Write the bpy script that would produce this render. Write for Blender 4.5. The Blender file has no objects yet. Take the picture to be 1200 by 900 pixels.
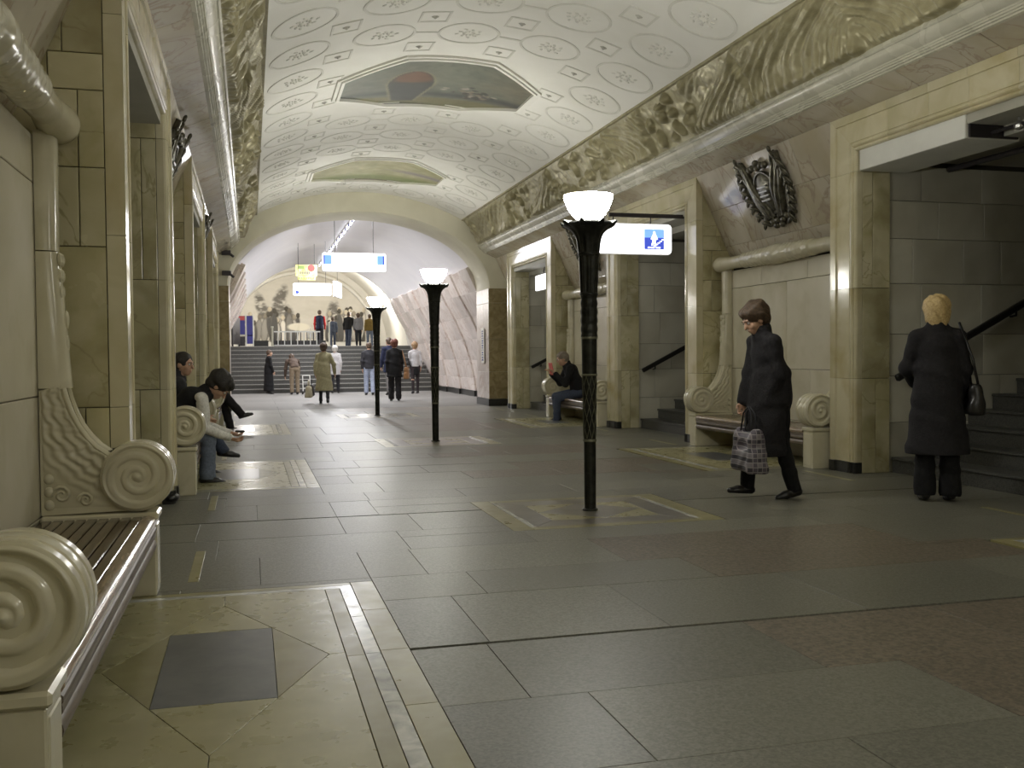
import bpy, bmesh, math, random
import numpy as np
from mathutils import Vector, Matrix
random.seed(7); np.random.seed(7)
S = bpy.context.scene
COL = S.collection
PI = math.pi
# ------------------------------------------------------------------ camera
CX, CZ = -2.5386, 1.2
yaw, pitch, roll = math.radians(14.9746), math.radians(-1.6177), math.radians(-0.4748)
fw = Vector((math.sin(yaw)*math.cos(pitch), math.cos(yaw)*math.cos(pitch), math.sin(pitch)))
rt = Vector((math.cos(yaw), -math.sin(yaw), 0)); up = rt.cross(fw)
r2 = rt*math.cos(roll)+up*math.sin(roll); u2 = up*math.cos(roll)-rt*math.sin(roll)
cam = bpy.data.cameras.new('camera'); co = bpy.data.objects.new('camera', cam); COL.objects.link(co)
m = Matrix((r2, u2, -fw)).transposed().to_4x4(); m.translation = Vector((CX, 0, CZ)); co.matrix_world = m
cam.sensor_width = 36; cam.sensor_fit = 'HORIZONTAL'; cam.lens = 1148.41/1200*36
cam.clip_start = .02; cam.clip_end = 200
S.camera = co
# ------------------------------------------------------------------ world, exposure, large lamps
w = bpy.data.worlds.new('world'); S.world = w; w.use_nodes = True
w.node_tree.nodes['Background'].inputs[0].default_value = (.75, .77, .7, 1)
w.node_tree.nodes['Background'].inputs[1].default_value = .012
S.view_settings.view_transform = 'Standard'; S.view_settings.look = 'None'
S.view_settings.exposure = 0.0; S.view_settings.gamma = 1.0; S.view_settings.use_curve_mapping = False
S.cycles.use_denoising = True
S.cycles.max_bounces = 7; S.cycles.diffuse_bounces = 5; S.cycles.glossy_bounces = 3
S.cycles.transmission_bounces = 2; S.cycles.sample_clamp_indirect = 6
S.cycles.caustics_reflective = False; S.cycles.caustics_refractive = False
BOWL_E, BULB_W, TUBE_E = 82.0, 27.0, 5.0      # lamp bowls, their bulbs, the far hall's light line
LAMP_Y = [-12.42, -5.88, .62, 7.17, 13.72, 20.27]
# ------------------------------------------------------------------ helpers
def tag(o, label=None, cat=None, group=None, kind=None):
    if label: o['label'] = label
    if cat: o['category'] = cat
    if group: o['group'] = group
    if kind: o['kind'] = kind
    return o
def empty(name, loc=(0, 0, 0), rz=0, parent=None, **k):
    o = bpy.data.objects.new(name, None); COL.objects.link(o); o.empty_display_size = .1
    o.location = loc; o.rotation_euler = (0, 0, rz)
    if parent: o.parent = parent
    return tag(o, **k)
def link(name, me, parent=None, mat=None, loc=None, rot=None, **k):
    o = bpy.data.objects.new(name, me); COL.objects.link(o)
    if parent: o.parent = parent
    if mat is not None:
        if len(me.materials) == 0: me.materials.append(mat)
    if loc is not None: o.location = loc
    if rot is not None: o.rotation_euler = rot
    return tag(o, **k)
class MB:
    """collects simple solids, then links them as one mesh"""
    def __init__(s): s.v = []; s.f = []
    def add(s, v, f):
        n = len(s.v); s.v += [tuple(p) for p in v]; s.f += [tuple(i+n for i in q) for q in f]; return s
    def box(s, a, b, c=0.0):
        x0, y0, z0 = [min(p, q) for p, q in zip(a, b)]; x1, y1, z1 = [max(p, q) for p, q in zip(a, b)]
        if c <= 0:
            v = [(x, y, z) for z in (z0, z1) for y in (y0, y1) for x in (x0, x1)]
            return s.add(v, [(0, 2, 3, 1), (4, 5, 7, 6), (0, 1, 5, 4), (2, 6, 7, 3), (0, 4, 6, 2), (1, 3, 7, 5)])
        bm = bmesh.new(); bmesh.ops.create_cube(bm, size=1)
        for p in bm.verts: p.co = ((x0+x1)/2+p.co.x*(x1-x0), (y0+y1)/2+p.co.y*(y1-y0), (z0+z1)/2+p.co.z*(z1-z0))
        bmesh.ops.bevel(bm, geom=bm.edges[:], offset=c, segments=1, affect='EDGES')
        return s.bm(bm)
    def bm(s, bm):
        bm.verts.index_update(); s.add([p.co[:] for p in bm.verts], [[p.index for p in f.verts] for f in bm.faces]); bm.free(); return s
    def lathe(s, prof, n=24, M=None, a0=0, a1=2*PI, cap=True):
        """prof = [(r, z)] bottom to top, about local z"""
        full = abs(a1-a0-2*PI) < 1e-6; k = n if full else n+1; v = []
        for r, z in prof:
            for i in range(k):
                a = a0+(a1-a0)*i/n; v.append(Vector((r*math.cos(a), r*math.sin(a), z)))
        f = []
        for j in range(len(prof)-1):
            for i in range(n):
                i2 = (i+1) % k if full else i+1
                f.append((j*k+i, j*k+i2, (j+1)*k+i2, (j+1)*k+i))
        if cap and full:
            f.append(tuple(range(k-1, -1, -1))); f.append(tuple((len(prof)-1)*k+i for i in range(k)))
        if M is not None: v = [M @ p for p in v]
        return s.add(v, f)
    def tube(s, pts, r, n=8, caps=True):
        """r: number or list"""
        pts = [Vector(p) for p in pts]; R = r if isinstance(r, (list, tuple)) else [r]*len(pts)
        v = []; f = []; T = (pts[1]-pts[0]).normalized()
        a = Vector((0, 0, 1)) if abs(T.z) < .9 else Vector((1, 0, 0)); N = T.cross(a).normalized()
        for i, p in enumerate(pts):
            T = (pts[min(i+1, len(pts)-1)]-pts[max(i-1, 0)]).normalized()
            N = (N-T*N.dot(T)).normalized(); B = T.cross(N)
            v += [p+R[i]*(math.cos(2*PI*k/n)*N+math.sin(2*PI*k/n)*B) for k in range(n)]
        for i in range(len(pts)-1):
            for k in range(n): f.append((i*n+k, i*n+(k+1) % n, (i+1)*n+(k+1) % n, (i+1)*n+k))
        if caps: f.append(tuple(range(n-1, -1, -1))); f.append(tuple((len(pts)-1)*n+k for k in range(n)))
        return s.add(v, f)
    def prism(s, poly, d, o=(0, 0, 0), ux=(1, 0, 0), uy=(0, 0, 1), un=(0, 1, 0)):
        """poly in (ux, uy) plane, extruded d along un"""
        o, ux, uy, un = map(Vector, (o, ux, uy, un)); n = len(poly)
        v = [o+ux*p[0]+uy*p[1] for p in poly]; v += [p+un*d for p in v]
        f = [tuple(range(n)), tuple(range(2*n-1, n-1, -1))]+[((i+1) % n, i, n+i, n+(i+1) % n) for i in range(n)]
        return s.add(v, f)
    def ball(s, c, r, n=8, M=None):
        prof = [(max(1e-4, math.sin(PI*j/n)), -math.cos(PI*j/n)) for j in range(n+1)]
        rr = (r, r, r) if not isinstance(r, (list, tuple)) else r
        T = Matrix.Translation(c) @ (M or Matrix()) @ Matrix.Diagonal((*rr, 1))
        return s.lathe(prof, 2*n-4 if n > 5 else 6, T, cap=False)
    def mesh(s, name, mat=None, smooth=False, fix=True):
        me = bpy.data.meshes.new(name); me.from_pydata(s.v, [], s.f)
        if fix:
            bm = bmesh.new(); bm.from_mesh(me); bmesh.ops.recalc_face_normals(bm, faces=bm.faces); bm.to_mesh(me); bm.free()
        if smooth:
            me.polygons.foreach_set('use_smooth', [True]*len(me.polygons))
            if smooth != 'all' and hasattr(me, 'set_sharp_from_angle'): me.set_sharp_from_angle(angle=math.radians(smooth if smooth > 1 else 40))
        if mat: me.materials.append(mat)
        return me
    def build(s, name, mat, parent=None, smooth=False, loc=None, rot=None, fix=True, **k):
        return link(name, s.mesh(name, mat, smooth, fix), parent, None, loc, rot, **k)
def grid_mesh(name, P, mat=None, smooth=True, cols=None):
    """P: array (a, b, 3) -> grid of quads"""
    a, b = P.shape[:2]; me = bpy.data.meshes.new(name)
    i = np.arange(a*b).reshape(a, b)
    q = np.stack([i[:-1, :-1], i[1:, :-1], i[1:, 1:], i[:-1, 1:]], -1).reshape(-1, 4)
    return raw_mesh(name, P.reshape(-1, 3), q, mat, smooth, cols)
def raw_mesh(name, V, Q, mat=None, smooth=True, cols=None):
    me = bpy.data.meshes.new(name); V = np.ascontiguousarray(V, np.float32); Q = np.ascontiguousarray(Q, np.int32)
    me.vertices.add(len(V)); me.vertices.foreach_set('co', V.ravel())
    me.loops.add(Q.size); me.loops.foreach_set('vertex_index', Q.ravel())
    me.polygons.add(len(Q)); me.polygons.foreach_set('loop_start', np.arange(0, Q.size, Q.shape[1], dtype=np.int32))
    me.polygons.foreach_set('use_smooth', np.full(len(Q), bool(smooth)))
    me.update(calc_edges=True); me.validate()
    if cols is not None:
        at = me.color_attributes.new('paint', 'FLOAT_COLOR', 'POINT')
        c = np.ones((len(V), 4), np.float32); c[:, :3] = cols.reshape(-1, 3); at.data.foreach_set('color', c.ravel())
    if mat: me.materials.append(mat)
    return me
# ------------------------------------------------------------------ materials (all procedural)
def nodes(name):
    mt = bpy.data.materials.new(name); mt.use_nodes = True; nt = mt.node_tree
    return mt, nt, nt.nodes['Principled BSDF']
def mat(name, c1, c2=None, scale=4, lo=.35, hi=.65, rough=.5, rvar=0, metal=0, vary=0, bump=0, bscale=60, vein=None, vscale=1.5, vw=.03,
        stain=None, spec=.5, detail=6, stretch=(1, 1, 1), dist=.6, coat=0):
    mt, nt, b = nodes(name); N = nt.nodes.new; L = nt.links.new
    b.inputs['Roughness'].default_value = rough; b.inputs['Metallic'].default_value = metal
    b.inputs['Specular IOR Level'].default_value = spec
    if coat: b.inputs['Coat Weight'].default_value = coat; b.inputs['Coat Roughness'].default_value = .12
    geo = N('ShaderNodeNewGeometry'); oi = N('ShaderNodeObjectInfo')
    mul = N('ShaderNodeVectorMath'); mul.operation = 'MULTIPLY'; mul.inputs[1].default_value = stretch; L(geo.outputs['Position'], mul.inputs[0])
    off = N('ShaderNodeVectorMath'); off.operation = 'SCALE'; off.inputs[0].default_value = (37, 23, 51); L(oi.outputs['Random'], off.inputs['Scale'])
    add = N('ShaderNodeVectorMath'); L(mul.outputs[0], add.inputs[0]); L(off.outputs[0], add.inputs[1])
    vec = add.outputs[0]
    def noise(sc, det=detail, di=dist):
        n = N('ShaderNodeTexNoise'); n.inputs['Scale'].default_value = sc; n.inputs['Detail'].default_value = det
        n.inputs['Distortion'].default_value = di; L(vec, n.inputs['Vector']); return n.outputs['Fac']
    def ramp(f, a, bb, ca=(0, 0, 0, 1), cb=(1, 1, 1, 1)):
        r = N('ShaderNodeValToRGB'); r.color_ramp.elements[0].position = a; r.color_ramp.elements[1].position = bb
        r.color_ramp.elements[0].color = ca; r.color_ramp.elements[1].color = cb; L(f, r.inputs[0]); return r.outputs[0]
    def mix(f, A, Bc, mode='MIX'):
        x = N('ShaderNodeMix'); x.data_type = 'RGBA'; x.blend_type = mode
        if isinstance(f, (int, float)): x.inputs[0].default_value = f
        else: L(f, x.inputs[0])
        for s_, k in ((A, 6), (Bc, 7)):
            if isinstance(s_, tuple): x.inputs[k].default_value = (*s_[:3], 1)
            else: L(s_, x.inputs[k])
        return x.outputs[2]
    c = (*c1, 1)
    if c2 is not None: c = ramp(noise(scale), lo, hi, (*c1, 1), (*c2, 1))
    if stain: c = mix(ramp(noise(stain[1], 5, .25), stain[2], stain[3]), c, stain[0])
    if vein:
        w_ = N('ShaderNodeTexNoise'); w_.inputs['Scale'].default_value = vscale; w_.inputs['Detail'].default_value = 5; w_.inputs['Distortion'].default_value = 1.6; L(vec, w_.inputs['Vector'])
        r = N('ShaderNodeValToRGB'); e = r.color_ramp.elements
        e[0].position = .5-vw; e[0].color = (0, 0, 0, 1); e[1].position = .5; e[1].color = (1, 1, 1, 1); x = e.new(.5+vw); x.color = (0, 0, 0, 1)
        L(w_.outputs['Fac'], r.inputs[0]); c = mix(r.outputs[0], c, vein)
    if vary:
        mr = N('ShaderNodeMapRange'); L(oi.outputs['Random'], mr.inputs[0]); mr.inputs[3].default_value = 1-vary; mr.inputs[4].default_value = 1+vary
        hs = N('ShaderNodeHueSaturation'); L(mr.outputs[0], hs.inputs['Value'])
        if isinstance(c, tuple): hs.inputs['Color'].default_value = c
        else: L(c, hs.inputs['Color'])
        c = hs.outputs[0]
    if isinstance(c, tuple): b.inputs['Base Color'].default_value = c
    else: L(c, b.inputs['Base Color'])
    if rvar:
        mr = N('ShaderNodeMapRange'); L(noise(scale*1.7, 4), mr.inputs[0]); mr.inputs[1].default_value = .3; mr.inputs[2].default_value = .7
        mr.inputs[3].default_value = max(.02, rough-rvar); mr.inputs[4].default_value = rough+rvar; L(mr.outputs[0], b.inputs['Roughness'])
    if bump:
        bp = N('ShaderNodeBump'); bp.inputs['Strength'].default_value = bump; bp.inputs['Distance'].default_value = .02; L(noise(bscale, 3, 0), bp.inputs['Height']); L(bp.outputs[0], b.inputs['Normal'])
    return mt
def emit(name, col, e):
    mt, nt, b = nodes(name); b.inputs['Base Color'].default_value = (*col, 1); b.inputs['Emission Color'].default_value = (*col, 1); b.inputs['Emission Strength'].default_value = e
    return mt
def paint(name, rough=.6):
    mt, nt, b = nodes(name); a = nt.nodes.new('ShaderNodeVertexColor'); a.layer_name = 'paint'; nt.links.new(a.outputs[0], b.inputs['Base Color']); b.inputs['Roughness'].default_value = rough
    return mt
M = dict(
    marble=mat('yellow_marble', (.485, .44, .255), (.615, .57, .39), 2.2, rough=.22, rvar=.07, vary=.12, vein=(.37, .33, .19), vscale=1.1, vw=.012, stain=((.27, .23, .11), 2.6, .46, .78)),
    marble_frame=mat('frame_marble', (.535, .485, .305), (.645, .595, .425), 2.5, rough=.17, rvar=.05, vary=.08, stain=((.40, .31, .12), 1.8, .55, .85)),
    marble_dark=mat('passage_marble', (.47, .45, .365), (.57, .55, .46), 1.8, rough=.32, vary=.14, stain=((.34, .31, .23), 1.4, .5, .9)),
    marble_haunch=mat('veined_marble', (.47, .425, .34), (.58, .535, .44), 2.0, rough=.13, rvar=.04, vary=.07, vein=(.39, .32, .25), vscale=2.0, vw=.03, stain=((.42, .35, .21), 1.5, .45, .85), stretch=(1, 1, .45)),
    marble_bench=mat('bench_marble', (.555, .515, .365), (.645, .605, .465), 3, rough=.2, rvar=.05, vary=.05, stain=((.34, .30, .17), 3, .55, .9)),
    marble_panel=mat('niche_marble', (.595, .555, .425), (.675, .635, .515), 1.5, rough=.2, vary=.06, stain=((.46, .42, .27), 2.5, .5, .9)),
    marble_pink=mat('pink_marble', (.60, .53, .48), (.74, .67, .62), 2.0, rough=.28, vary=.14, vein=(.50, .39, .33), vscale=1.2, vw=.02),
    marble_brown=mat('brown_marble', (.23, .18, .09), (.34, .28, .16), 7, rough=.22, vary=.1),
    cornice=mat('cornice_marble', (.50, .485, .39), (.60, .58, .48), 1.5, rough=.27, rvar=.05),
    plaster=mat('white_plaster', (.80, .79, .73), (.86, .85, .80), 1.2, rough=.6, bump=.05, bscale=14),
    ornament=mat('soiled_plaster', (.66, .65, .59), (.76, .75, .69), 3, rough=.6),
    rosette=mat('grey_plaster', (.62, .61, .56), (.82, .81, .75), 26, rough=.7),
    cream=mat('cream_plaster', (.70, .67, .53), (.77, .74, .60), 1.5, rough=.55),
    far_white=mat('bright_plaster', (.82, .81, .83), (.86, .85, .86), 1, rough=.5),
    far_cream=mat('warm_plaster', (.69, .66, .58), (.75, .72, .65), 1, rough=.5),
    gold=mat('gilded_relief', (.26, .232, .13), (.40, .365, .225), 7, rough=.42, rvar=.08, metal=.2, lo=.3, hi=.7),
    bronze=mat('dark_bronze', (.06, .056, .04), (.16, .15, .11), 14, rough=.32, metal=.6),
    iron=mat('dark_bronze_column', (.012, .013, .011), (.035, .036, .03), 18, rough=.38, metal=.5),
    iron_pale=mat('pale_bronze', (.16, .16, .11), (.25, .25, .18), 14, rough=.4, metal=.5),  # paler bronze of the lamp collars and lattice
    granite=mat('grey_granite', (.125, .122, .098), (.205, .20, .165), 75, rough=.41, rvar=.06, vary=.10, detail=3, spec=.36, stain=((.16, .155, .125), .8, .45, .8)),
    granite_far=mat('worn_granite', (.16, .155, .145), (.23, .225, .21), 60, rough=.6, vary=.08, detail=3, spec=.22),
    granite_dark=mat('dark_granite', (.105, .102, .082), (.17, .166, .136), 70, rough=.40, rvar=.06, vary=.10, detail=3, spec=.42),
    granite_red=mat('reddish_granite', (.095, .083, .065), (.195, .16, .122), 42, rough=.42, rvar=.05, vary=.06, detail=3, spec=.42),
    inlay=mat('yellow_inlay_marble', (.24, .215, .095), (.31, .285, .145), 5, rough=.33, rvar=.06, vary=.08, stain=((.19, .155, .07), 2.5, .5, .9), dist=.1),
    inlay_light=mat('pale_inlay_marble', (.325, .30, .155), (.40, .375, .22), 6, rough=.3, rvar=.06, vary=.06, stain=((.27, .245, .12), 3, .5, .9), dist=.1),
    inlay_white=mat('white_inlay_marble', (.34, .35, .35), (.62, .62, .58), 9, rough=.22, rvar=.06, vary=.05),
    inlay_blue=mat('blue_grey_slate', (.10, .105, .115), (.14, .145, .15), 9, rough=.28, vary=.05),
    inlay_purple=mat('purple_grey_marble', (.17, .155, .145), (.24, .225, .20), 9, rough=.28, vary=.08),
    joint=mat('dark_joint', (.075, .068, .05), rough=.7),
    boss=mat('dark_plaster', (.40, .39, .35), (.6, .59, .54), 30, rough=.7),
    plinth=mat('black_plinth', (.012, .012, .011), (.03, .03, .027), 30, rough=.3),
    stair=mat('dark_stair_granite', (.045, .045, .042), (.09, .09, .083), 60, rough=.4, vary=.1),
    stair_edge=mat('worn_stair_edge', (.17, .165, .15), (.25, .245, .22), 40, rough=.45),
    wood=mat('varnished_wood', (.05, .028, .016), (.13, .085, .05), 6, rough=.2, rvar=.05, stretch=(22, 1.2, 22), vary=.2, coat=.5),
    wood_light=mat('worn_rail_wood', (.20, .14, .095), (.34, .26, .185), 6, rough=.2, rvar=.05, stretch=(18, 1.2, 18), vary=.1, coat=.5),
    wood_front=mat('matt_board', (.10, .075, .055), (.19, .15, .11), 6, rough=.42, stretch=(18, 1.2, 18), vary=.1),
    rail=mat('black_handrail', (.012, .011, .01), rough=.35),
    steel=mat('brushed_steel', (.45, .45, .43), rough=.35, metal=.8),
    dark_steel=mat('dark_steel', (.05, .045, .05), rough=.4, metal=.4),
    white_paint=mat('white_paint', (.72, .72, .68), (.78, .78, .74), 3, rough=.5),
    soffit=mat('grey_soffit_paint', (.40, .39, .33), (.46, .45, .39), 2, rough=.6),
    lamp=emit('opal_glass', (1, .985, .91), BOWL_E),
    tube=emit('fluorescent_tube', (.93, .94, 1), TUBE_E),
    sign=emit('lit_sign_panel', (.97, .96, 1), 2.2),
    sign_blue=emit('lit_blue_pictogram', (.06, .10, .62), .9),
    sign_cyan=emit('lit_light_blue_pictogram', (.22, .45, .95), 1.1),
    sign_grey=emit('lit_grey_print', (.55, .55, .62), .8),
    paint=paint('painted_panel'), mosaic=paint('mosaic_panel', .45),
    yellow=mat('yellow_poster', (.80, .76, .20), (.9, .87, .5), 9, rough=.5),
    red=mat('red_print', (.60, .10, .09), rough=.5), blue=mat('blue_print', (.05, .05, .26), rough=.45), green=mat('green_print', (.30, .42, .12), rough=.5),
    skin=mat('skin', (.50, .30, .20), (.56, .35, .25), 25, rough=.5), eye=mat('eye', (.75, .73, .70), rough=.25), iris=mat('iris', (.03, .02, .015), rough=.2),
    paper=mat('paper', (.80, .79, .74), rough=.7), shoe=mat('black_leather', (.012, .011, .011), rough=.35),
)
def cloth(name, c, d=None, rough=.85):
    if name not in M: M[name] = mat(name, c, d or tuple(x*1.35 for x in c), 40, rough=rough, bump=.25, bscale=90, spec=.25)
    return M[name]
XO = .05                                   # the walls' own centre line
def W(s, x): return XO+s*x
# ================================================================== THE SETTING
def slab(name, pts, t, mt, parent, gap=.0025, ch=.004, nrm=None):
    """one stone: convex polygon in its plane, thickness t behind it, chamfered front"""
    pts = [Vector(p) for p in pts]; n = len(pts)
    N = Vector()
    for i in range(n): N += pts[i].cross(pts[(i+1) % n])
    N.normalize(); c = sum(pts, Vector())/n
    def inset(P, d):
        out = []
        for i in range(n):
            e1 = (P[i]-P[i-1]).normalized(); e2 = (P[(i+1) % n]-P[i]).normalized()
            n1 = N.cross(e1); n2 = N.cross(e2); out.append(P[i]+(n1+n2)*(d/max(.2, 1+n1.dot(n2))))
        return out
    B = N if nrm is None else Vector(nrm)
    if nrm is not None and N.dot(B) < 0: pts.reverse(); N = -N
    P0 = inset(pts, gap); P1 = inset(P0, ch)
    v = P1+[p-N*ch*.7 for p in P0]+[p-N*t for p in P0]; f = [tuple(range(n))]
    for k in (0, n):
        for i in range(n): f.append((k+i, k+n+i, k+n+(i+1) % n, k+(i+1) % n))
    f.append(tuple(range(3*n-1, 2*n-1, -1)))
    me = bpy.data.meshes.new(name); me.from_pydata([tuple(p) for p in v], [], f); me.materials.append(mt)
    return link(name, me, parent)
def clip(poly, cl):
    """clip 2D polygon by convex polygon cl (any winding)"""
    ar = sum(cl[i][0]*cl[(i+1) % len(cl)][1]-cl[(i+1) % len(cl)][0]*cl[i][1] for i in range(len(cl)))
    if ar < 0: cl = cl[::-1]
    for i in range(len(cl)):
        (ax, ay), (bx, by) = cl[i], cl[(i+1) % len(cl)]
        side = lambda p: (bx-ax)*(p[1]-ay)-(by-ay)*(p[0]-ax)
        out = []
        for j in range(len(poly)):
            p, q = poly[j], poly[(j+1) % len(poly)]; sp, sq = side(p), side(q)
            if sp >= 0: out.append(p)
            if (sp >= 0) != (sq >= 0):
                t = sp/(sp-sq); out.append((p[0]+(q[0]-p[0])*t, p[1]+(q[1]-p[1])*t))
        poly = out
        if not poly: return []
    out = []
    for p in poly:
        if not out or math.hypot(p[0]-out[-1][0], p[1]-out[-1][1]) > 1e-3: out.append(p)
    if len(out) > 1 and math.hypot(out[0][0]-out[-1][0], out[0][1]-out[-1][1]) < 1e-3: out.pop()
    return out
def tiles(name, parent, mt, f3, rows, cl=None, t=.03, gap=.0025, nrm=None, jit=0):
    """rows = [(v0, v1, [u breaks])]; f3(u, v) -> point"""
    for v0, v1, us in rows:
        for a, b in zip(us[:-1], us[1:]):
            p = [(a, v0), (b, v0), (b, v1), (a, v1)]
            if cl: p = clip(p, cl)
            if len(p) < 3: continue
            d = random.uniform(0, jit); P = [Vector(f3(*q)) for q in p]
            if jit and nrm is not None: P = [q-Vector(nrm)*d for q in P]
            slab(name, P, t, mt, parent, gap, nrm=nrm)
def lin(a, b, n): return [a+(b-a)*i/n for i in range(n+1)]
OPEN = [.675, 7.225, 13.775, 20.325]; NICHE = [3.95, 10.5, 17.05]
NH, OI, OO, ZI, ZO = 1.565, 1.30, 1.71, 3.20, 3.55
# ---------------------------------------------------------------- floor
fl = MB()
fl.box((-3.9, -8.2, -.2), (4.0, 23.2, -.022)); fl.box((-4.6, 23.2, -.2), (4.8, 36, -.022))
floor = fl.build('floor', M['joint'], kind='structure')
def rect_minus(rs, h):
    out = []
    for (a, b, c, d) in rs:
        x0, x1, y0, y1 = max(a, h[0]), min(b, h[1]), max(c, h[2]), min(d, h[3])
        if x0 >= x1-1e-6 or y0 >= y1-1e-6: out.append((a, b, c, d)); continue
        for q in ((a, b, c, y0), (a, b, y1, d), (a, x0, y0, y1), (x1, b, y0, y1)):
            if q[1]-q[0] > .02 and q[3]-q[2] > .02: out.append(q)
    return out
holes = []
for c in NICHE:
    holes += [(XO-3.66, -1.92, c-1.28, c+1.30), (1.99, XO+3.66, c-1.28, c+1.30)]
for y in LAMP_Y[2:]: holes.append((-.80, .81, y-.69, y+.69))
def fslab(name, x0, x1, y0, y1, mt, dz=0, gap=.0013, z=0):
    return slab(name, [(x0, y0, z+dz), (x1, y0, z+dz), (x1, y1, z+dz), (x0, y1, z+dz)], .02+dz, mt, floor, gap, .0015, (0, 0, 1))
darkY = [-8, -5.9, -2.6, .70, 3.97, 7.45, 10.73, 14.0, 17.2, 20.5, 23.4]
k = 0
for y0, y1 in zip(darkY[:-1], darkY[1:]):
    fr = [0, .24, .39, .60, .79, 1] if y1 < 15 else [0, .5, 1]
    if y1 < .5: fr = [0, .5, 1]
    for j in range(len(fr)-1):
        a, b = y0+(y1-y0)*fr[j]+(.012 if j == 0 else 0), y0+(y1-y0)*fr[j+1]-(.012 if j == len(fr)-2 else 0)
        xs = [[-3.62, -2.9, -1.92, -1.39, -.1, 1.39, 2.0, 3.7], [-3.62, -2.5, -1.92, -1.60, -.42, .55, 1.55, 2.4, 3.7], [-3.62, -2.75, -1.58, -.75, .25, 1.39, 1.99, 2.8, 3.7]][k % 3]
        for x0, x1 in zip(xs[:-1], xs[1:]):
            for q in [p for p in [(x0, x1, a, b)]]:
                rs = [q]
                for h in holes: rs = rect_minus(rs, h)
                xm = (x0+x1)/2
                for (p0, p1, p2, p3) in rs:
                    ym = ((p2+p3)/2-2.6) % 6.55; red = (-.15 < xm < 1.7) and (ym < 1.38 or 2.1 < ym < 3.4); mt = M['granite_red'] if red else (M['granite_dark'] if (k*7+int(xm*3)) % 4 == 0 else M['granite'])
                    fslab('floor_slab', p0, p1, p2, p3, mt, random.uniform(-.0008, .0008))
        k += 1
for c in NICHE:                                   # the marble carpet in front of each bench
    for s in (-1, 1):
        X = lambda x: (-(x-.06)) if s < 0 else x+.05     # outer edge -1.92 / +2.03
        def F(x0, x1, y0, y1, mt, nm): fslab(nm, min(X(x0), X(x1)), max(X(x0), X(x1)), c+y0, c+y1, M[mt], .0005)
        for y0, y1 in ((-1.28, -.62), (-.62, .04), (.04, .70), (.70, 1.30)): F(1.98, 2.10, y0, y1, 'inlay', 'border_stone')
        for y0, y1 in zip(lin(-1.15, 1.18, 4)[:-1], lin(-1.15, 1.18, 4)[1:]): F(2.10, 2.165, y0, y1, 'inlay_white', 'strip_stone')
        F(2.10, 3.30, 1.24, 1.30, 'inlay', 'border_stone'); F(2.10, 3.30, 1.18, 1.24, 'inlay_white', 'strip_stone')
        F(2.10, 3.30, -1.28, -1.21, 'inlay', 'border_stone'); F(2.10, 3.30, -1.21, -1.15, 'inlay_white', 'strip_stone')
        F(2.165, 2.24, -1.15, 0, 'inlay', 'border_stone'); F(2.165, 2.24, 0, 1.18, 'inlay', 'border_stone')
        F(3.30, 3.66, -1.28, 0, 'inlay', 'border_stone'); F(3.30, 3.66, 0, 1.30, 'inlay', 'border_stone')
        rx, hx, hy, x0, x1, ya, yb = 2.735, .43, .93, 2.24, 3.30, -1.15, 1.18
        def Pg(pts, mt, nm): slab(nm, [(X(p[0]), c+p[1]+.05, .0005) for p in pts], .02, M[mt], floor, .0015, .001, (0, 0, 1))
        ya -= .05; yb -= .05; qx, qy = .215, .465
        Pg([(rx-qx, -qy), (rx+qx, -qy), (rx+qx, qy), (rx-qx, qy)], 'inlay_blue', 'centre_stone')
        for sx in (-1, 1):
            Pg([(rx+sx*qx, -qy), (rx+sx*hx, 0), (rx+sx*qx, qy)], 'inlay', 'diamond_stone')
            Pg([(rx-qx, sx*qy), (rx+qx, sx*qy), (rx, sx*hy)], 'inlay_light', 'diamond_stone')
        xa, xb = x0, x1
        for sx, xe in ((-1, xa), (1, xb)):
            for ye, sy in ((ya, -1), (yb, 1)):
                Pg([(rx+sx*hx, 0), (xe, 0), (xe, ye), (rx, ye), (rx, sy*hy)], 'inlay_light', 'corner_stone')
for y in LAMP_Y[2:]:                              # inlaid panel round each lamp
    def Pq(pts, mt, nm): slab(nm, [(p[0], y+p[1], .0005) for p in pts], .02, M[mt], floor, .0015, .001, (0, 0, 1))
    a, b = .80, .69
    Pq([(-a, -b), (-a+.15, -b), (-a+.15, b), (-a, b)], 'inlay', 'border_stone'); Pq([(a-.15, -b), (a, -b), (a, b), (a-.15, b)], 'inlay', 'border_stone')
    Pq([(-a+.15, b-.10), (a-.15, b-.10), (a-.15, b), (-a+.15, b)], 'inlay', 'border_stone'); Pq([(-a+.15, -b), (a-.15, -b), (a-.15, -b+.10), (-a+.15, -b+.10)], 'inlay', 'border_stone')
    Pq([(-a+.15, -b+.10), (-a+.19, -b+.10), (-a+.19, b-.10), (-a+.15, b-.10)], 'inlay_white', 'strip_stone'); Pq([(a-.19, -b+.10), (a-.15, -b+.10), (a-.15, b-.10), (a-.19, b-.10)], 'inlay_white', 'strip_stone')
    xi, yi, u, v = a-.19, b-.10, .42, .36
    Pq([(-xi, -yi), (-u, -v), (-u, v), (-xi, yi)], 'inlay_purple', 'field_stone'); Pq([(u, -v), (xi, -yi), (xi, yi), (u, v)], 'inlay_purple', 'field_stone')
    Pq([(-xi, yi), (-u, v), (u, v), (xi, yi)], 'inlay_purple', 'field_stone'); Pq([(-xi, -yi), (xi, -yi), (u, -v), (-u, -v)], 'inlay_purple', 'field_stone')
    for sx in (-1, 1):
        for sy in (-1, 1):
            Pq([(sx*u, 0), (sx*u, sy*v), (0, sy*v)], 'inlay_light', 'triangle_stone')
    Pq([(-u, 0), (0, -v), (u, 0), (0, v)], 'inlay_purple', 'field_stone')
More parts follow.
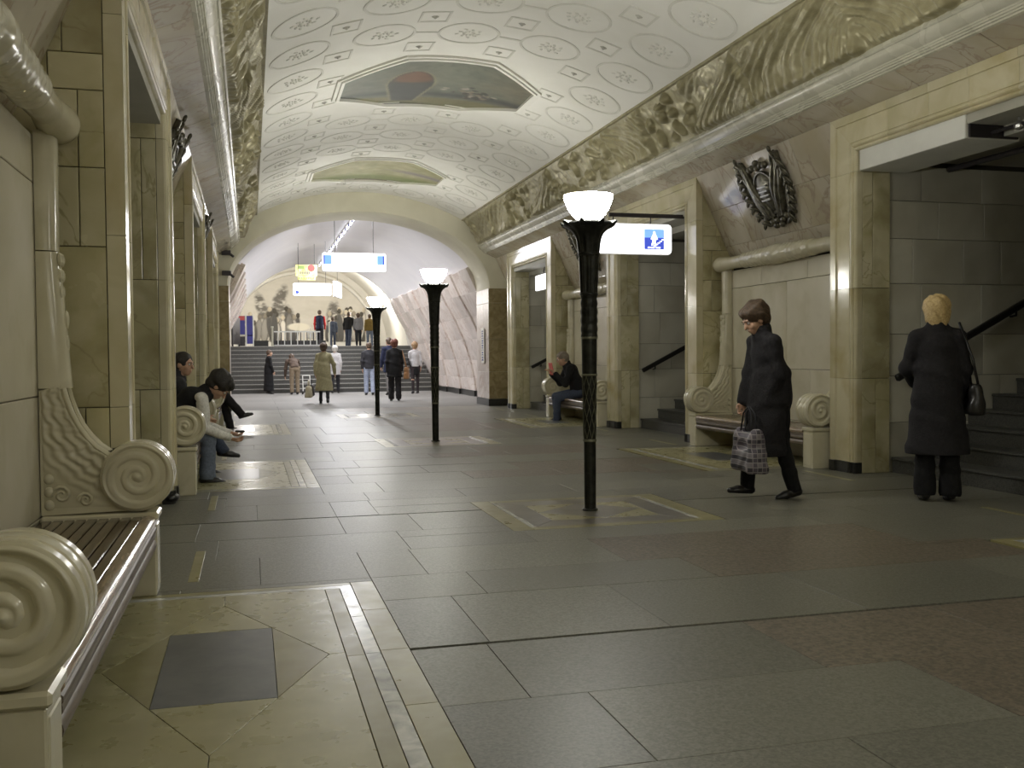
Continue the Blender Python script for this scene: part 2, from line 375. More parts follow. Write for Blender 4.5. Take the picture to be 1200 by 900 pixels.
for oc in OPEN:                                   # yellow threshold strips before the passages
    for s in (-1, 1):
        for y0, y1 in ((oc-1.72, oc-.85), (oc+.85, oc+1.70)):
            fslab('threshold_strip', W(s, 2.90)-.03, W(s, 2.90)+.03, y0, y1, M['inlay'], .0018)
for j in range(8):                                # far hall floor
    xs = [-4.5, -2.7, -.95, .8, 2.5, 4.7] if j % 2 else [-4.5, -1.9, .1, 1.7, 3.3, 4.7]
    for x0, x1 in zip(xs[:-1], xs[1:]): fslab('floor_slab', x0, x1, 23.4+j*1.5, 24.9+j*1.5, M['granite_far'], random.uniform(-.0005, .0005))
# ---------------------------------------------------------------- side walls
def frame_block(parent, prof, along, a, ma, b, mb, f3, mt):
    v = [f3(d, x, a+ma*d) for d, x in prof]+[f3(d, x, b+mb*d) for d, x in prof]; n = len(prof)
    f = [tuple(range(n)), tuple(range(2*n-1, n-1, -1))]+[((i+1) % n, i, n+i, n+(i+1) % n) for i in range(n)]
    mb_ = MB(); mb_.add(v, f); return mb_.build('frame_block', mt, parent)
FPROF = [(0, 3.30), (0, 3.245), (.006, 3.228), (.018, 3.22), (.032, 3.226), (.037, 3.238), (.044, 3.238), (.05, 3.222), (.065, 3.213), (.083, 3.218), (.09, 3.232),
         (.098, 3.232), (.104, 3.222), (.315, 3.222), (.32, 3.205), (.41, 3.205), (.41, 3.30)]
CHEEK = [(3.303, 0), (3.303, 3.39), (3.65, 2.65), (3.76, 2.42), (3.76, 0)]
CORN = [(2.83, 3.93), (2.765, 3.895), (2.757, 3.86), (2.772, 3.845), (2.785, 3.845), (2.79, 3.825), (2.80, 3.805), (2.818, 3.785), (2.842, 3.765), (2.862, 3.755), (2.866, 3.742), (2.876, 3.742),
        (2.880, 3.726), (2.894, 3.724), (2.898, 3.710), (2.914, 3.708), (2.918, 3.694), (2.95, 3.69), (3.05, 3.80)]
for s in (-1, 1):
    side = 'right' if s > 0 else 'left'
    core = MB()
    def cb(x0, x1, y0, y1, z0, z1): core.box((W(s, x0), y0, z0), (W(s, x1), y1, z1))
    for c in NICHE:
        cb(3.632, 3.9, c-NH-.03, c+NH+.03, 0, 2.27)
        hp = [(3.262, 3.56), (3.66, 2.63), (3.77, 2.39), (4.0, 2.39), (4.0, 4.2), (3.0, 4.2), (3.0, 3.745)]
        core.prism([(W(s, p[0]), p[1]) for p in hp], 2*NH+.04, (0, c-NH-.02, 0))
    for oc in OPEN:
        for e in (-1, 1):
            y0, y1 = sorted((oc+e*(OI+.034), oc+e*(OO-.034))); cb(3.30, 3.72, y0, y1, 0, 3.5)
            y0, y1 = sorted((oc+e*(OI+.05), oc+e*(OI+.30))); cb(3.64, 9.2, y0, y1, -.1, 4.4)
        core.prism([(W(s, p[0]), p[1]) for p in [(3.30, 3.22), (3.30, 3.54), (2.99, 3.74), (3.0, 4.2), (4.0, 4.2), (4.0, 3.6), (3.7, 3.22)]], 2*OO-.04, (0, oc-OO+.02, 0))
        cb(9.0, 9.2, oc-1.4, oc+1.4, 0, 4.4)
    cb(3.25, 3.9, -8.2, -1.06, 0, 4.2); cb(3.64, 3.9, 22.0, 23.2, 0, 2.5)
    core.prism([(W(s, p[0]), p[1]) for p in hp], 1.2, (0, 22.03, 0))
    wall = core.build('wall_'+side, M['joint'], kind='structure')
    for c in NICHE:
        # niche panel, ledge, cheeks, sloping vault foot
        P = lambda u, v: (W(s, 3.60), u, v)
        y0, y1 = c-NH, c+NH; sp = c-.55*s if s > 0 else c-.3
        tiles('niche_slab', wall, M['marble_panel'], P, [(.0, .42, [y0, c, y1]), (.42, 1.02, [y0, sp, y1]), (1.02, 2.07, [y0, sp+.5, y1]), (2.07, 2.285, [y0, c-.5, c+.55, y1])], nrm=(-s, 0, 0))
        slab('ledge_slab', [(W(s, 3.598), y0, 2.305), (W(s, 3.80), y0, 2.305), (W(s, 3.80), y1, 2.305), (W(s, 3.598), y1, 2.305)], .03, M['marble_panel'], wall, nrm=(0, 0, 1))
        for e in (-1, 1):
            yy = c+e*NH
            tiles('cheek_block', wall, M['marble'], lambda u, v: (W(s, u), yy, v),
                  [(.0, .95, [3.2, 3.42, 3.52, 3.8]), (.95, 1.79, [3.2, 3.8]), (1.79, 2.20, [3.2, 3.43, 3.8]), (2.20, 2.60, [3.2, 3.43, 3.8]), (2.60, 2.79, [3.2, 3.57, 3.8]), (2.79, 3.6, [3.2, 3.5, 3.8])],
                  cl=CHEEK, nrm=(0, -e, 0))
        for (xa, za), (xb, zb), us in (((3.205, 3.575), (3.42, 3.11), [y0, c-.75, c+.35, y1]), ((3.42, 3.11), (3.635, 2.645), [y0, c-.25, c+.85, y1]), ((3.635, 2.645), (3.76, 2.40), [y0, c-.6, c+.5, y1])):
            tiles('haunch_slab', wall, M['marble_haunch'], lambda u, v: (W(s, xa+(xb-xa)*v), u, za+(zb-za)*v), [(0, 1, us)], nrm=(-s, 0, -.45), gap=.0015)
    for oc in OPEN:
        for e in (-1, 1):
            fJ = lambda d, x, z: (W(s, x), oc+e*(OI+d), z)
            zs = [.11, .95, 1.85, 3.0]
            for a, b in zip(zs[:-1], zs[1:]): frame_block(wall, FPROF, 2, a+.0015, 0, b-.0015, 0, fJ, M['marble_frame'])
            frame_block(wall, FPROF, 2, 3.0015, 0, ZI, .372/.41, fJ, M['marble_frame'])
            frame_block(wall, [(d, x-.012 if x < 3.29 else x) for d, x in FPROF], 2, 0, 0, .108, 0, fJ, M['plinth'])
            # the reveal and the passage wall behind it
            yy = oc+e*OI
            tiles('reveal_block', wall, M['marble'], lambda u, v: (W(s, u), yy, v), [(0, .95, [3.303, 3.46, 3.62]), (.95, 1.85, [3.303, 3.62]), (1.85, 3.0, [3.303, 3.42, 3.62]), (3.0, ZI, [3.303, 3.62])], nrm=(0, -e, 0))
            zr = [0, .50, .97, 1.39, 1.90, 2.35, 2.73, 3.08]; ux = [[3.62, 4.0, 4.72, 5.5, 6.3, 7.2], [3.62, 3.9, 4.5, 4.96, 5.8, 6.6, 7.2], [3.62, 4.2, 4.75, 5.3, 6.1, 7.2]]
            if e < 0 or oc < 1: zr = [0, .97, 1.9, 3.08]; ux = [[3.62, 5.4, 7.2], [3.62, 4.6, 7.2]]
            yw = oc+e*(OI+.02)
            tiles('passage_block', wall, M['marble_dark'], lambda u, v: (W(s, u), yw, v), [(zr[i], zr[i+1], ux[i % len(ux)]) for i in range(len(zr)-1)], nrm=(0, -e, 0))
        fL = lambda d, x, y: (W(s, x), y, ZI+d*.372/.41)
        ys = [oc-OI]+[oc+q for q in (-.83, -.28, .22, .80)]+[oc+OI]
        for i in range(5):
            frame_block(wall, FPROF, 1, ys[i]+.0015, -1 if i == 0 else 0, ys[i+1]-.0015, 1 if i == 4 else 0, fL, M['marble_frame'])
        st_l = 'grey soffit'
        sf = MB(); sf.box((W(s, 3.262), oc-OI, 3.12), (W(s, 5.5), oc+OI, 3.20)); sf.box((W(s, 5.42), oc-OI, 3.12), (W(s, 5.5), oc+OI, 4.3)); sf.box((W(s, 5.42), oc-OI-.05, 4.22), (W(s, 9.0), oc+OI+.05, 4.3))
        sf.box((W(s, 3.62), oc-OI, 3.03), (W(s, 3.85), oc+OI, 3.12))
        sf.build('passage_ceiling', M['soffit'], wall)
    # stones above the openings, plain stretch behind the camera, beside the far arch
    for i in range(30):
        ya, yb = -8+i*1.0367, -8+(i+1)*1.0367
        slab('band_slab', [(W(s, 2.93), ya, 3.70), (W(s, 2.93), yb, 3.70), (W(s, 3.215), yb, 3.572), (W(s, 3.215), ya, 3.572)], .03, M['marble_haunch'], wall, nrm=(-s, 0, -1))
    tiles('wall_block', wall, M['marble'], lambda u, v: (W(s, 3.22), u, v), [(0, 1, lin(-8, -1.04, 5)), (1, 2.2, lin(-8, -1.04, 4)), (2.2, 3.57, lin(-8, -1.04, 5))], nrm=(-s, 0, 0))
    tiles('wall_block', wall, M['marble'], lambda u, v: (W(s, 3.61), u, v), [(0, 1, [22.03, 23.1]), (1, 2.4, [22.03, 23.1])], nrm=(-s, 0, 0))
    tiles('haunch_slab', wall, M['marble_haunch'], lambda u, v: (W(s, 3.205+.48*v), u, 3.575-1.03*v), [(0, 1, [22.03, 23.1])], nrm=(-s, 0, -.45))
    cm = MB(); cm.prism([(W(s, p[0]), p[1]) for p in CORN], 31.15, (0, -8, 0))
    cm.build('trim_'+('1' if s > 0 else '2'), M['cornice'], smooth=25, kind='structure')
# ---------------------------------------------------------------- vault with its mouldings
RV, ZV, TH = 5.18, -.12, math.asin(2.42/5.18)
th = np.linspace(-TH, TH, 49)[:, None]; yy = np.linspace(-8, 23.15, 40)[None, :]
Pv = np.stack([XO+RV*np.sin(th)+0*yy, yy+0*th, ZV+RV*np.cos(th)+0*yy], -1)
ceiling = link('ceiling', grid_mesh('ceiling', Pv, M['plaster']), kind='structure')
def vault_M(t, y, lift=0):
    n = Vector((-math.sin(t), 0, -math.cos(t))); yv = Vector((0, 1, 0)); xv = yv.cross(n)
    m = Matrix((xv, yv, n)).transposed().to_4x4(); m.translation = Vector((XO+(RV-lift)*math.sin(t), y, ZV+(RV-lift)*math.cos(t))); return m
def ring_poly(poly, w_, h):
    """moulding along a closed polygon, flat section w_ wide and h high, inward on local +z"""
    b = MB(); n = len(poly); out = []
    for i in range(n):
        p = Vector(poly[i]); a = (p-Vector(poly[i-1])).normalized(); c = (Vector(poly[(i+1) % n])-p).normalized()
        nn = (Vector((a.y, -a.x))+Vector((c.y, -c.x))); nn = nn/max(.3, nn.dot(Vector((a.y, -a.x)))); out.append((p, nn))
    for i in range(n):
        p, nn = out[i]; 
        for dd, zz in ((-w_/2, -.03), (-w_/2*.6, h), (w_/2*.6, h), (w_/2, -.03)): b.v.append((*(p+nn*dd), zz))
    b.v = [(x, y, z+x*x/(2*RV)) for x, y, z in b.v]
    for i in range(n):
        j = (i+1) % n
        for q in range(3): b.f.append((i*4+q, i*4+q+1, j*4+q+1, j*4+q))
    return b
ringm = ring_poly([(.36*math.cos(a), .36*math.sin(a)) for a in lin(0, 2*PI, 28)[:-1]], .05, .008).mesh('ring_moulding', M['ornament'], 50)
sqm = ring_poly([(-.16, -.16), (.16, -.16), (.16, .16), (-.16, .16)], .042, .008).mesh('square_moulding', M['ornament'])
rb = MB()
for i in range(9):
    a = i*2*PI/9; rr = .115+.03*(i % 2)
    rb.ball((rr*math.cos(a), rr*math.sin(a), .0), (.035, .02, .013), 4, Matrix.Rotation(a+.6, 4, 'Z'))
    rb.ball((.06*math.cos(a+.3), .06*math.sin(a+.3), .0), (.022, .014, .015), 4, Matrix.Rotation(a+.3, 4, 'Z'))
rosm = rb.mesh('rosette', M['rosette'])
bossm = MB().ball((0, 0, 0), (.045, .028, .02), 5).ball((.0, 0, .01), (.02, .03, .02), 5).mesh('boss', M['boss'])
lkm = MB().box((-.16, -.02, -.02), (.16, .02, .010)).mesh('link_moulding', M['ornament'])
T5 = math.radians(11.25); DY = 6.55/6
def blocked(t, y, r): return any(abs(t)*RV < 1.36+r and abs(y-c) < 1.20+r for c in (.62, 7.17, 13.72, 20.27))
for j in range(1, 18):
    y = 4.0+1.0917*j+.002
    y = 13.72+DY*round((y-13.72)/DY)
    for i in range(-2, 3):
        if not blocked(i*T5, y, .33):
            o = link('ring_moulding', ringm, ceiling); o.matrix_world = vault_M(i*T5, y)
            o = link('rosette', rosm, ceiling); o.matrix_world = vault_M(i*T5, y) @ Matrix.Rotation(random.random()*6, 4, 'Z')
    for i in range(-2, 2):
        t, y2 = (i+.5)*T5, y+DY/2
        if not blocked(t, y2, .12) and y2 < 22.9:
            o = link('square_moulding', sqm, ceiling); o.matrix_world = vault_M(t, y2)
            o = link('boss', bossm, ceiling); o.matrix_world = vault_M(t, y2)
            if i in (-1, 0):
                o = link('link_moulding', lkm, ceiling); o.matrix_world = vault_M(t, y)
# ---------------------------------------------------------------- far arch wall
pw = MB(); NA = 40; A_, B_, ZS, Y0, Y1 = 3.02, 1.73, 2.85, 23.1, 24.4
for i in range(NA+1):
    a = PI*i/NA; c_, s_ = math.cos(a), math.sin(a)
    for (aa, bb, y, zoff) in ((A_+1.3, B_+1.4, Y0, 0), (A_+.035, B_+.035, Y0, 0), (A_, B_, Y0+.05, 0), (A_, B_, Y1, 0), (A_+1.6, B_+1.5, Y1, 0)):
        pw.v.append((XO+aa*c_, y, ZS+bb*s_))
for i in range(NA):
    for q in range(4): pw.f.append((i*5+q, i*5+q+1, (i+1)*5+q+1, (i+1)*5+q))
for s in (-1, 1):
    pw.box((W(s, 3.06), Y0+.03, 0), (W(s, 4.6), Y1-.02, ZS+.02))
portal = pw.build('wall_arch', M['cream'], smooth=35, kind='structure')
for s in (-1, 1):
    zr = [.17, .83, 1.62, 2.50, ZS]
    tiles('pier_block', portal, M['marble_brown'], lambda u, v: (W(s, u), Y0, v), [(zr[i], zr[i+1], [3.02, 3.66] if i % 2 else [3.02, 3.66]) for i in range(4)], nrm=(0, -1, 0), t=.028)
    tiles('pier_block', portal, M['marble_pink'], lambda u, v: (W(s, 3.02), u, v), [(zr[i], zr[i+1], [Y0+.03, Y1] if i % 2 else [Y0+.03, 23.7, Y1]) for i in range(4)], nrm=(-s, 0, 0), t=.035)
    b = MB(); b.box((W(s, 3.0), Y0-.02, 0), (W(s, 3.66), Y1+.0, .165)); b.build('plinth', M['plinth'], portal)
# ---------------------------------------------------------------- far hall
XT, ZT, RT = .10, 1.40, 3.43
a0 = math.acos(2.75/RT)
FP = [(2.75, ZT+RT*math.sin(a0)), (3.02, 2.87), (3.34, 2.30), (3.61, 1.70), (3.80, 1.10), (3.92, .55), (3.97, .17), (3.98, 0)]
th = np.linspace(a0, PI-a0, 41)[:, None]; yy = np.linspace(Y1, 38.6, 12)[None, :]
Ry = 3.72-.29*(yy-Y1)/(38.6-Y1); Zy = 4.83-Ry; th = np.linspace(math.acos(2.98/RT), PI-math.acos(2.98/RT), 45)[:, None]
Pf = np.stack([XT+Ry*np.cos(th), yy+0*th, Zy+Ry*np.sin(th)], -1)
vault2 = link('ceiling', grid_mesh('ceiling', Pf, M['far_white']), kind='structure')
for s in (-1, 1):
    b = MB(); pr = [(XT+s*(x+.06), z) for x, z in FP]+[(XT+s*4.9, 0), (XT+s*4.9, 4.0)]
    b.prism(pr, 38.6-Y1, (0, Y1, 0)); fw_ = b.build('wall_far_'+('right' if s > 0 else 'left'), M['marble_pink'], kind='structure')
    ys = [Y1, 25.3, 26.6, 27.5, 28.8, 29.7, 31.0, 31.9, 33.2, 34.1, 35.4, 36.3, 37.6, 38.6]
    for i in range(13):
        pr = .055 if i % 2 == 0 else 0
        for j in range(7):
            (xa, za), (xb, zb) = FP[j], FP[j+1]
            if j == 6:
                b = MB(); b.box((XT+s*(xa-.03-pr), ys[i], 0), (XT+s*4.3, ys[i+1], za)); b.build('plinth', M['plinth'], fw_); continue
            d = pr*min(1, (j+.5)/1.5)
            d2 = pr*min(1, (j+1.5)/1.5) if j else pr
            slab('wall_slab', [(XT+s*(xa-pr), ys[i], za), (XT+s*(xa-pr), ys[i+1], za), (XT+s*(xb-pr), ys[i+1], zb), (XT+s*(xb-pr), ys[i], zb)], .05+pr, M['marble_pink'], fw_, nrm=(-s, 0, -.3))
# hall at the top of the stairs
ZL, YE = 1.66, 50.0
b = MB()
b.box((-5.4, 38.7, 1.4), (5.6, YE+.3, ZL)); land = b.build('floor', M['granite'], kind='structure')
th = np.linspace(-.06, PI+.06, 41)[:, None]; yy = np.linspace(38.6, YE, 8)[None, :]
RE, ZE = 4.15, 1.75
Pe = np.stack([XT+RE*np.cos(th)+0*yy, yy+0*th, ZE+RE*np.sin(th)+0*yy], -1)
link('ceiling', grid_mesh('ceiling', Pe, M['far_cream']), kind='structure')
b = MB(); pr = [(XT+(4.9)*math.cos(a), ZT+4.9*math.sin(a)) for a in lin(-.28, PI+.28, 30)]; qr = [(XT+RT*math.cos(a), ZT+RT*math.sin(a)) for a in lin(-.28, PI+.28, 30)]
for i in range(31): b.v += [(pr[i][0], 38.62, pr[i][1]), (qr[i][0], 38.62, qr[i][1])]
for i in range(30): b.f.append((2*i, 2*i+1, 2*i+3, 2*i+2))
b.build('wall_ring', M['far_cream'], kind='structure')
b = MB(); b.box((-5.6, YE, 0), (5.8, YE+.3, 7)); wall_end = b.build('wall_far', M['far_cream'], kind='structure')
b = MB(); b.tube([(XT+3.72*math.cos(a), YE-.02, ZE+3.72*math.sin(a)) for a in lin(-.02, PI+.02, 40)], .11, 8); b.build('trim_3', M['far_cream'], smooth=60, kind='structure')
b = MB(); b.box((-5.6, -8.3, 0), (5.8, -8.0, 6)); b.build('wall_back', M['marble'], kind='structure')
# ---------------------------------------------------------------- gilded friezes along the cornices
def fbm(shape, seeds):
    out = np.zeros(shape); 
    for cells, amp in seeds:
        g = np.random.rand(cells[0]+2, cells[1]+2)
        a = np.linspace(0, cells[0], shape[0]); b_ = np.linspace(0, cells[1], shape[1]); i = a.astype(int); j = b_.astype(int)
        fa = a-i; fb = b_-j; fa = fa*fa*(3-2*fa); fb = fb*fb*(3-2*fb); fa = fa[:, None]; fb = fb[None, :]
        g00 = g[i][:, j]; g10 = g[i+1][:, j]; g01 = g[i][:, j+1]; g11 = g[i+1][:, j+1]
        out += amp*((g00*(1-fa)+g10*fa)*(1-fb)+(g01*(1-fa)+g11*fa)*fb)
    return out
for s in (-1, 1):
    np.random.seed(11+s)
    ny, nv = 1500, 46; ya, yb = -2.0, 23.1
    Yg = np.linspace(ya, yb, ny)[:, None]; V = np.linspace(0, 1, nv)[None, :]
    h = np.zeros((ny, nv))
    yc = ya
    while yc < yb:                                # drapery, banners and crowded figures, panel by panel
        wd = np.random.uniform(1.1, 2.3); kind = np.random.choice(['flag', 'crowd', 'leaf'], p=[.58, .27, .15])
        msk = np.clip(np.minimum(Yg-yc, yc+wd-Yg)/.12, 0, 1); msk = msk*msk*(3-2*msk)
        sl = np.random.uniform(.2, .6)*np.random.choice([-1, 1]); U_ = (Yg-yc)/wd+sl*(V-.5)+.05*np.sin(V*7+yc)
        if kind == 'flag':
            n_ = np.random.randint(5, 8); ph_ = PI*(U_+.35*V*V*np.sign(sl))*n_+1.5*np.sin(V*2.6+yc)+1.1*np.sin(U_*6+1.5*V); hh = .040*np.abs(np.sin(ph_))**.6*(.55+.45*np.sin(U_*5+V*5+yc))+.018*np.sin(U_*3+V*4)+.012*np.abs(np.sin(ph_*2.7+V*5))
        elif kind == 'crowd':
            hh = np.zeros((ny, nv))
            for q in range(int(wd*11)):
                cy_, cv = yc+np.random.rand()*wd, np.random.rand()*.85+.08; ry, rv = np.random.uniform(.04, .10), np.random.uniform(.06, .22); an = np.random.uniform(-.7, .7)
                dy, dv = Yg-cy_, (V-cv)*.72
                e = ((dy*math.cos(an)+dv*math.sin(an))/ry)**2+((-dy*math.sin(an)+dv*math.cos(an))/(rv*.72))**2
                hh = np.maximum(hh, np.random.uniform(.03, .06)*np.sqrt(np.clip(1-e, 0, 1)))
        else:
            r_ = np.sqrt((Yg-yc-wd/2)**2+((V-.1)*.72)**2); an = np.arctan2((V-.1)*.72, Yg-yc-wd/2)
            hh = .03*np.abs(np.sin(an*7+np.sin(r_*16)))**.6*np.clip(1.3-r_/wd*1.6, 0, 1)+.015*np.abs(np.sin(r_*26))
        h = np.maximum(h, hh*msk); yc += wd*np.random.uniform(.8, 1.0)
    h += .012*fbm((ny, nv), [((200, 7), .6), ((420, 16), .4)])
    h += .02*np.abs(fbm((ny, nv), [((120, 5), 1)])-.5)
    ed = np.clip(np.minimum(V, 1-V)/.14, 0, 1); ed = ed*ed*(3-2*ed); h = 2.0*h*(.12+.88*ed)*np.clip((23.1-Yg)/.3, .1, 1)
    bx, bz, tx, tz = 2.79, 3.875, 2.40, 4.475      # bottom and top of the band
    nx, nz = -(tz-bz), (tx-bx); nl = math.hypot(nx, nz); nx, nz = nx/nl, nz/nl
    if nz > 0: nx, nz = -nx, -nz
    bow = .05*np.sin(PI*V)
    X = W(s, 1)-XO; X = XO+s*(bx+(tx-bx)*V+nx*(h-bow)); Z = bz+(tz-bz)*V+nz*(h-bow)
    fz = link('relief_frieze', grid_mesh('relief_frieze', np.stack([X, Yg+0*V, Z], -1), M['gold']))
    tag(fz, 'long gilded relief of banners and crowds above the %s cornice' % ('right' if s > 0 else 'left'), 'frieze')
    b = MB(); b.box((XO+s*2.37, ya, 4.455), (XO+s*2.425, yb, 4.50)); b.build('top_fillet', M['gold'], fz)
# ================================================================== THINGS
def dup(root, loc, rz=None, **k):
    """a copy of a thing with copies of its parts and sub-parts"""
    def rec(o, par):
        c = o.copy(); COL.objects.link(c)
        if par is not None: c.parent = par
        for ch in list(o.children): rec(ch, c)
        return c
    r = rec(root, None); r.location = loc
    if rz is not None: r.rotation_euler = (0, 0, rz)
    return tag(r, **k)
# ---------------------------------------------------------------- marble benches
def spiral(Rr, turns, h, hand=1, nr=26, na=56):
    r = np.linspace(0, 1, nr)[:, None]; a = np.linspace(0, 2*PI, na)[None, :]
    ph = turns*r**.85-hand*a/(2*PI)
    c = np.cos(2*PI*ph); z = h*np.clip(.5+1.1*c, 0, 1)*np.clip(r*5, 0, 1)*np.clip((1-r)*9, 0, 1)
    z = np.maximum(z, h*1.5*np.clip(1-(r/.16)**2, 0, 1)); z = np.maximum(z, h*1.05*np.clip((r-.86)/.05, 0, 1)*np.clip((1.0-r)/.02, 0, 1))
    z = z-.02*(r > .985)
    return np.stack([Rr*r*np.cos(a), Rr*r*np.sin(a), z], -1)
VC, VR = (.085, .61), .175                       # volute centre (local x, z) and radius
def arm_outline():
    p = [(.535, .43), (.535, 1.05), (.47, 1.062), (.435, 1.075), (.422, 1.02), (.40, .95), (.37, .885), (.33, .825), (.285, .775), (.235, .738), (.19, .717)]
    for a in lin(math.radians(52), math.radians(-92), 14)[1:]: p.append((VC[0]+.155*math.cos(a)-0*a, VC[1]+.155*math.sin(a)))
    q = p[:11]; 
    for a in lin(math.radians(40), math.radians(272), 22): q.append((VC[0]+.168*math.cos(a), VC[1]+.172*math.sin(a)))
    return q
def leaf_mesh(yy, ee):
    """acanthus carved on the flat of the arm: ribs that follow its hollow curve, broken into lobes"""
    nx, nz = 64, 96; X = np.linspace(.20, .53, nx)[:, None]+np.zeros((1, nz)); Z = np.linspace(.45, 1.065, nz)[None, :]+np.zeros((nx, 1))
    ol = np.array(arm_outline()); C = ol[3:11]; t = np.linspace(0, len(C)-1, 120); C = np.stack([np.interp(t, np.arange(len(C)), C[:, k]) for k in (0, 1)], 1)
    D = np.sqrt((X[..., None]-C[:, 0])**2+(Z[..., None]-C[:, 1])**2); dd = D.min(-1); sp = D.argmin(-1)/119.
    ins = np.zeros((nx, nz), bool); n = len(ol)
    for i in range(n):
        (x0, z0), (x1, z1) = ol[i], ol[(i+1) % n]; k = (z0 > Z) != (z1 > Z); ins ^= k & (X < (x1-x0)*(Z-z0)/(z1-z0+1e-12)+x0)
    ins &= ((X-VC[0])**2+(Z-VC[1])**2) > .172**2
    ed = np.clip(np.minimum(np.minimum(dd/.012, (.53-X)/.012), (Z-.45)/.02), 0, 1)
    ph = dd/.047-.55*sp+.16*np.sin(sp*31+dd*30); lobe = .62+.38*np.abs(np.sin(sp*11+dd*22))
    h = (.004+.020*(.5+.5*np.cos(2*PI*ph))*lobe*np.clip(1.25-dd/.22, 0, 1)+.006*np.abs(np.sin(sp*46+dd*60))*np.clip(1-dd/.2, 0, 1))*ed
    P = np.stack([X, yy-ee*.0+ee*(h-.0005)-ee*.0, Z], -1).reshape(-1, 3); P[:, 1] = (yy-ee*.0015)+ee*h.ravel()
    cell = ins[:-1, :-1] & ins[1:, :-1] & ins[1:, 1:] & ins[:-1, 1:]; i = np.arange(nx*nz).reshape(nx, nz)
    Q = np.stack([i[:-1, :-1], i[1:, :-1], i[1:, 1:], i[:-1, 1:]], -1)[cell]; u = np.unique(Q); r = -np.ones(nx*nz, int); r[u] = np.arange(len(u))
    if ee > 0: Q = Q[:, ::-1]
    return raw_mesh('leaf_relief', P[u], r[Q], M['marble_bench'])
def make_bench():
    root = empty('bench')
    for e in (-1, 1):
        y0, y1 = sorted((e*1.29, e*1.475))
        b = MB(); b.box((.0, y0, 0), (.535, y1, .385), .006); b.box((-.004, y0+.02, .03), (.02, y1-.02, .36), .004)
        blk = b.build('end_block', M['marble_bench'], root)
        b = MB(); b.box((-.014, y0-.012, .387), (.535, y1+.012, .428), .01); b.build('cap_slab', M['marble_bench'], blk)
        b = MB(); b.prism(arm_outline(), .135, (0, e*1.383-.0675, 0)); arm = b.build('arm', M['marble_bench'], root, smooth=30)
        b = MB(); prof = [(.150, -.102), (VR-.008, -.1), (VR, -.094), (VR, -.055), (VR-.01, -.05), (VR-.01, -.035), (VR, -.03), (VR+.004, 0), (VR, .03), (VR-.01, .035), (VR-.01, .05), (VR, .055), (VR, .094), (VR-.008, .1), (.150, .102)]
        b.lathe(prof, 40, Matrix.Translation((VC[0], e*1.383, VC[1])) @ Matrix.Rotation(-PI/2, 4, 'X')); vol = b.build('volute', M['marble_bench'], arm, smooth=35)
        for ee in (-1, 1):
            me = grid_mesh('spiral', spiral(VR-.006, 2.6, .015, ee), M['marble_bench'])
            o = link('spiral', me, arm); o.location = (VC[0], e*1.383+ee*.1, VC[1]); o.rotation_euler = (-ee*PI/2, 0, 0)
            # carved leaves, tendrils and berries on the flat of the arm
            cv = MB(); yy = e*1.383+ee*.066
            def strand(pts, r0, r1): 
                n = len(pts); cv.tube([(x, yy, z) for x, z in pts], [r0+(r1-r0)*i/(n-1) for i in range(n)], 6)
            strand([(x-.012, z-.016) for x, z in arm_outline()[3:11]], .016, .02)
            for cx_, cz_, rr in ((.44, .53, .045), (.33, .50, .036)):
                strand([(cx_+rr*(1-t*.75)*math.cos(t*9), cz_+rr*(1-t*.75)*math.sin(t*9)) for t in lin(0, 1, 14)], .012, .008)
            for bz in (.48, .545, .61): cv.ball((.497, yy, bz), (.026, .016, .028), 6)
            lo_ = link('leaf_relief', leaf_mesh(yy, ee), arm)
            cv.build('carving', M['marble_bench'], arm, smooth=60, kind='stuff')
        # upright between the arm and the bolster
        def post(z0, z1, d0, d1, nm):
            b = MB(); n = 9
            for i in range(n):
                t = i/(n-1); z = z0+(z1-z0)*t; d = d0+(d1-d0)*t
                for (px, py) in ((.537, -.07), (.537-d*.65, -.07), (.537-d*.9, -.052), (.537-d, -.02), (.537-d, .02), (.537-d*.9, .052), (.537-d*.65, .07), (.537, .07)):
                    b.v.append((px, e*1.383+py, z))
            for i in range(n-1):
                for k in range(8): b.f.append((i*8+k, i*8+(k+1) % 8, (i+1)*8+(k+1) % 8, (i+1)*8+k))
            b.f.append(tuple(range(7, -1, -1))); b.f.append(tuple((n-1)*8+k for k in range(8))); return b.build(nm, M['marble_bench'], root, smooth=50)
        pl_ = post(1.06, 1.735, .145, .10, 'lower_post'); post(1.741, 2.33, .095, .10, 'upper_post')
        cv = MB()
        for z_, r_ in ((1.70, .03), (1.62, .024), (1.54, .02)):
            for dy in (-.03, .03): cv.ball((.537-.105, e*1.383+dy, z_), (.014, r_, .035), 5)
        for z_ in (1.40, 1.28, 1.16): cv.ball((.537-.125, e*1.383, z_), (.014, .03, .05), 5)
        cv.build('leaf_carving', M['marble_bench'], pl_, smooth=60, kind='stuff')
    # bolster
    nl, nc = 150, 30; t = np.linspace(-1.535, 1.535, nl)[:, None]; a = np.linspace(0, 2*PI, nc)[None, :]; q = np.abs(t)
    r = np.interp(q, [0, .055, .06, .10, .105, .16, .5, .72, .74, .78, .80, 1.15, 1.38, 1.47, 1.515, 1.535], [.122, .122, .105, .118, .104, .104, .098, .088, .098, .098, .084, .076, .096, .104, .088, .02])
    carved = ((q > .12) & (q < .72)); flut = ((q > .82) & (q < 1.46))
    r = r+np.where(carved, .011*np.abs(np.sin(t*38)*np.cos(a*5+np.where(np.sin(t*19) > 0, 0, PI/2)*1)), 0)+np.where(flut, .0035*np.cos(a*14), 0)
    P = np.stack([.445+r*np.cos(a), t+0*a, 2.395+r*np.sin(a)], -1)
    link('bolster', grid_mesh('bolster', P, M['marble_bench']), root)
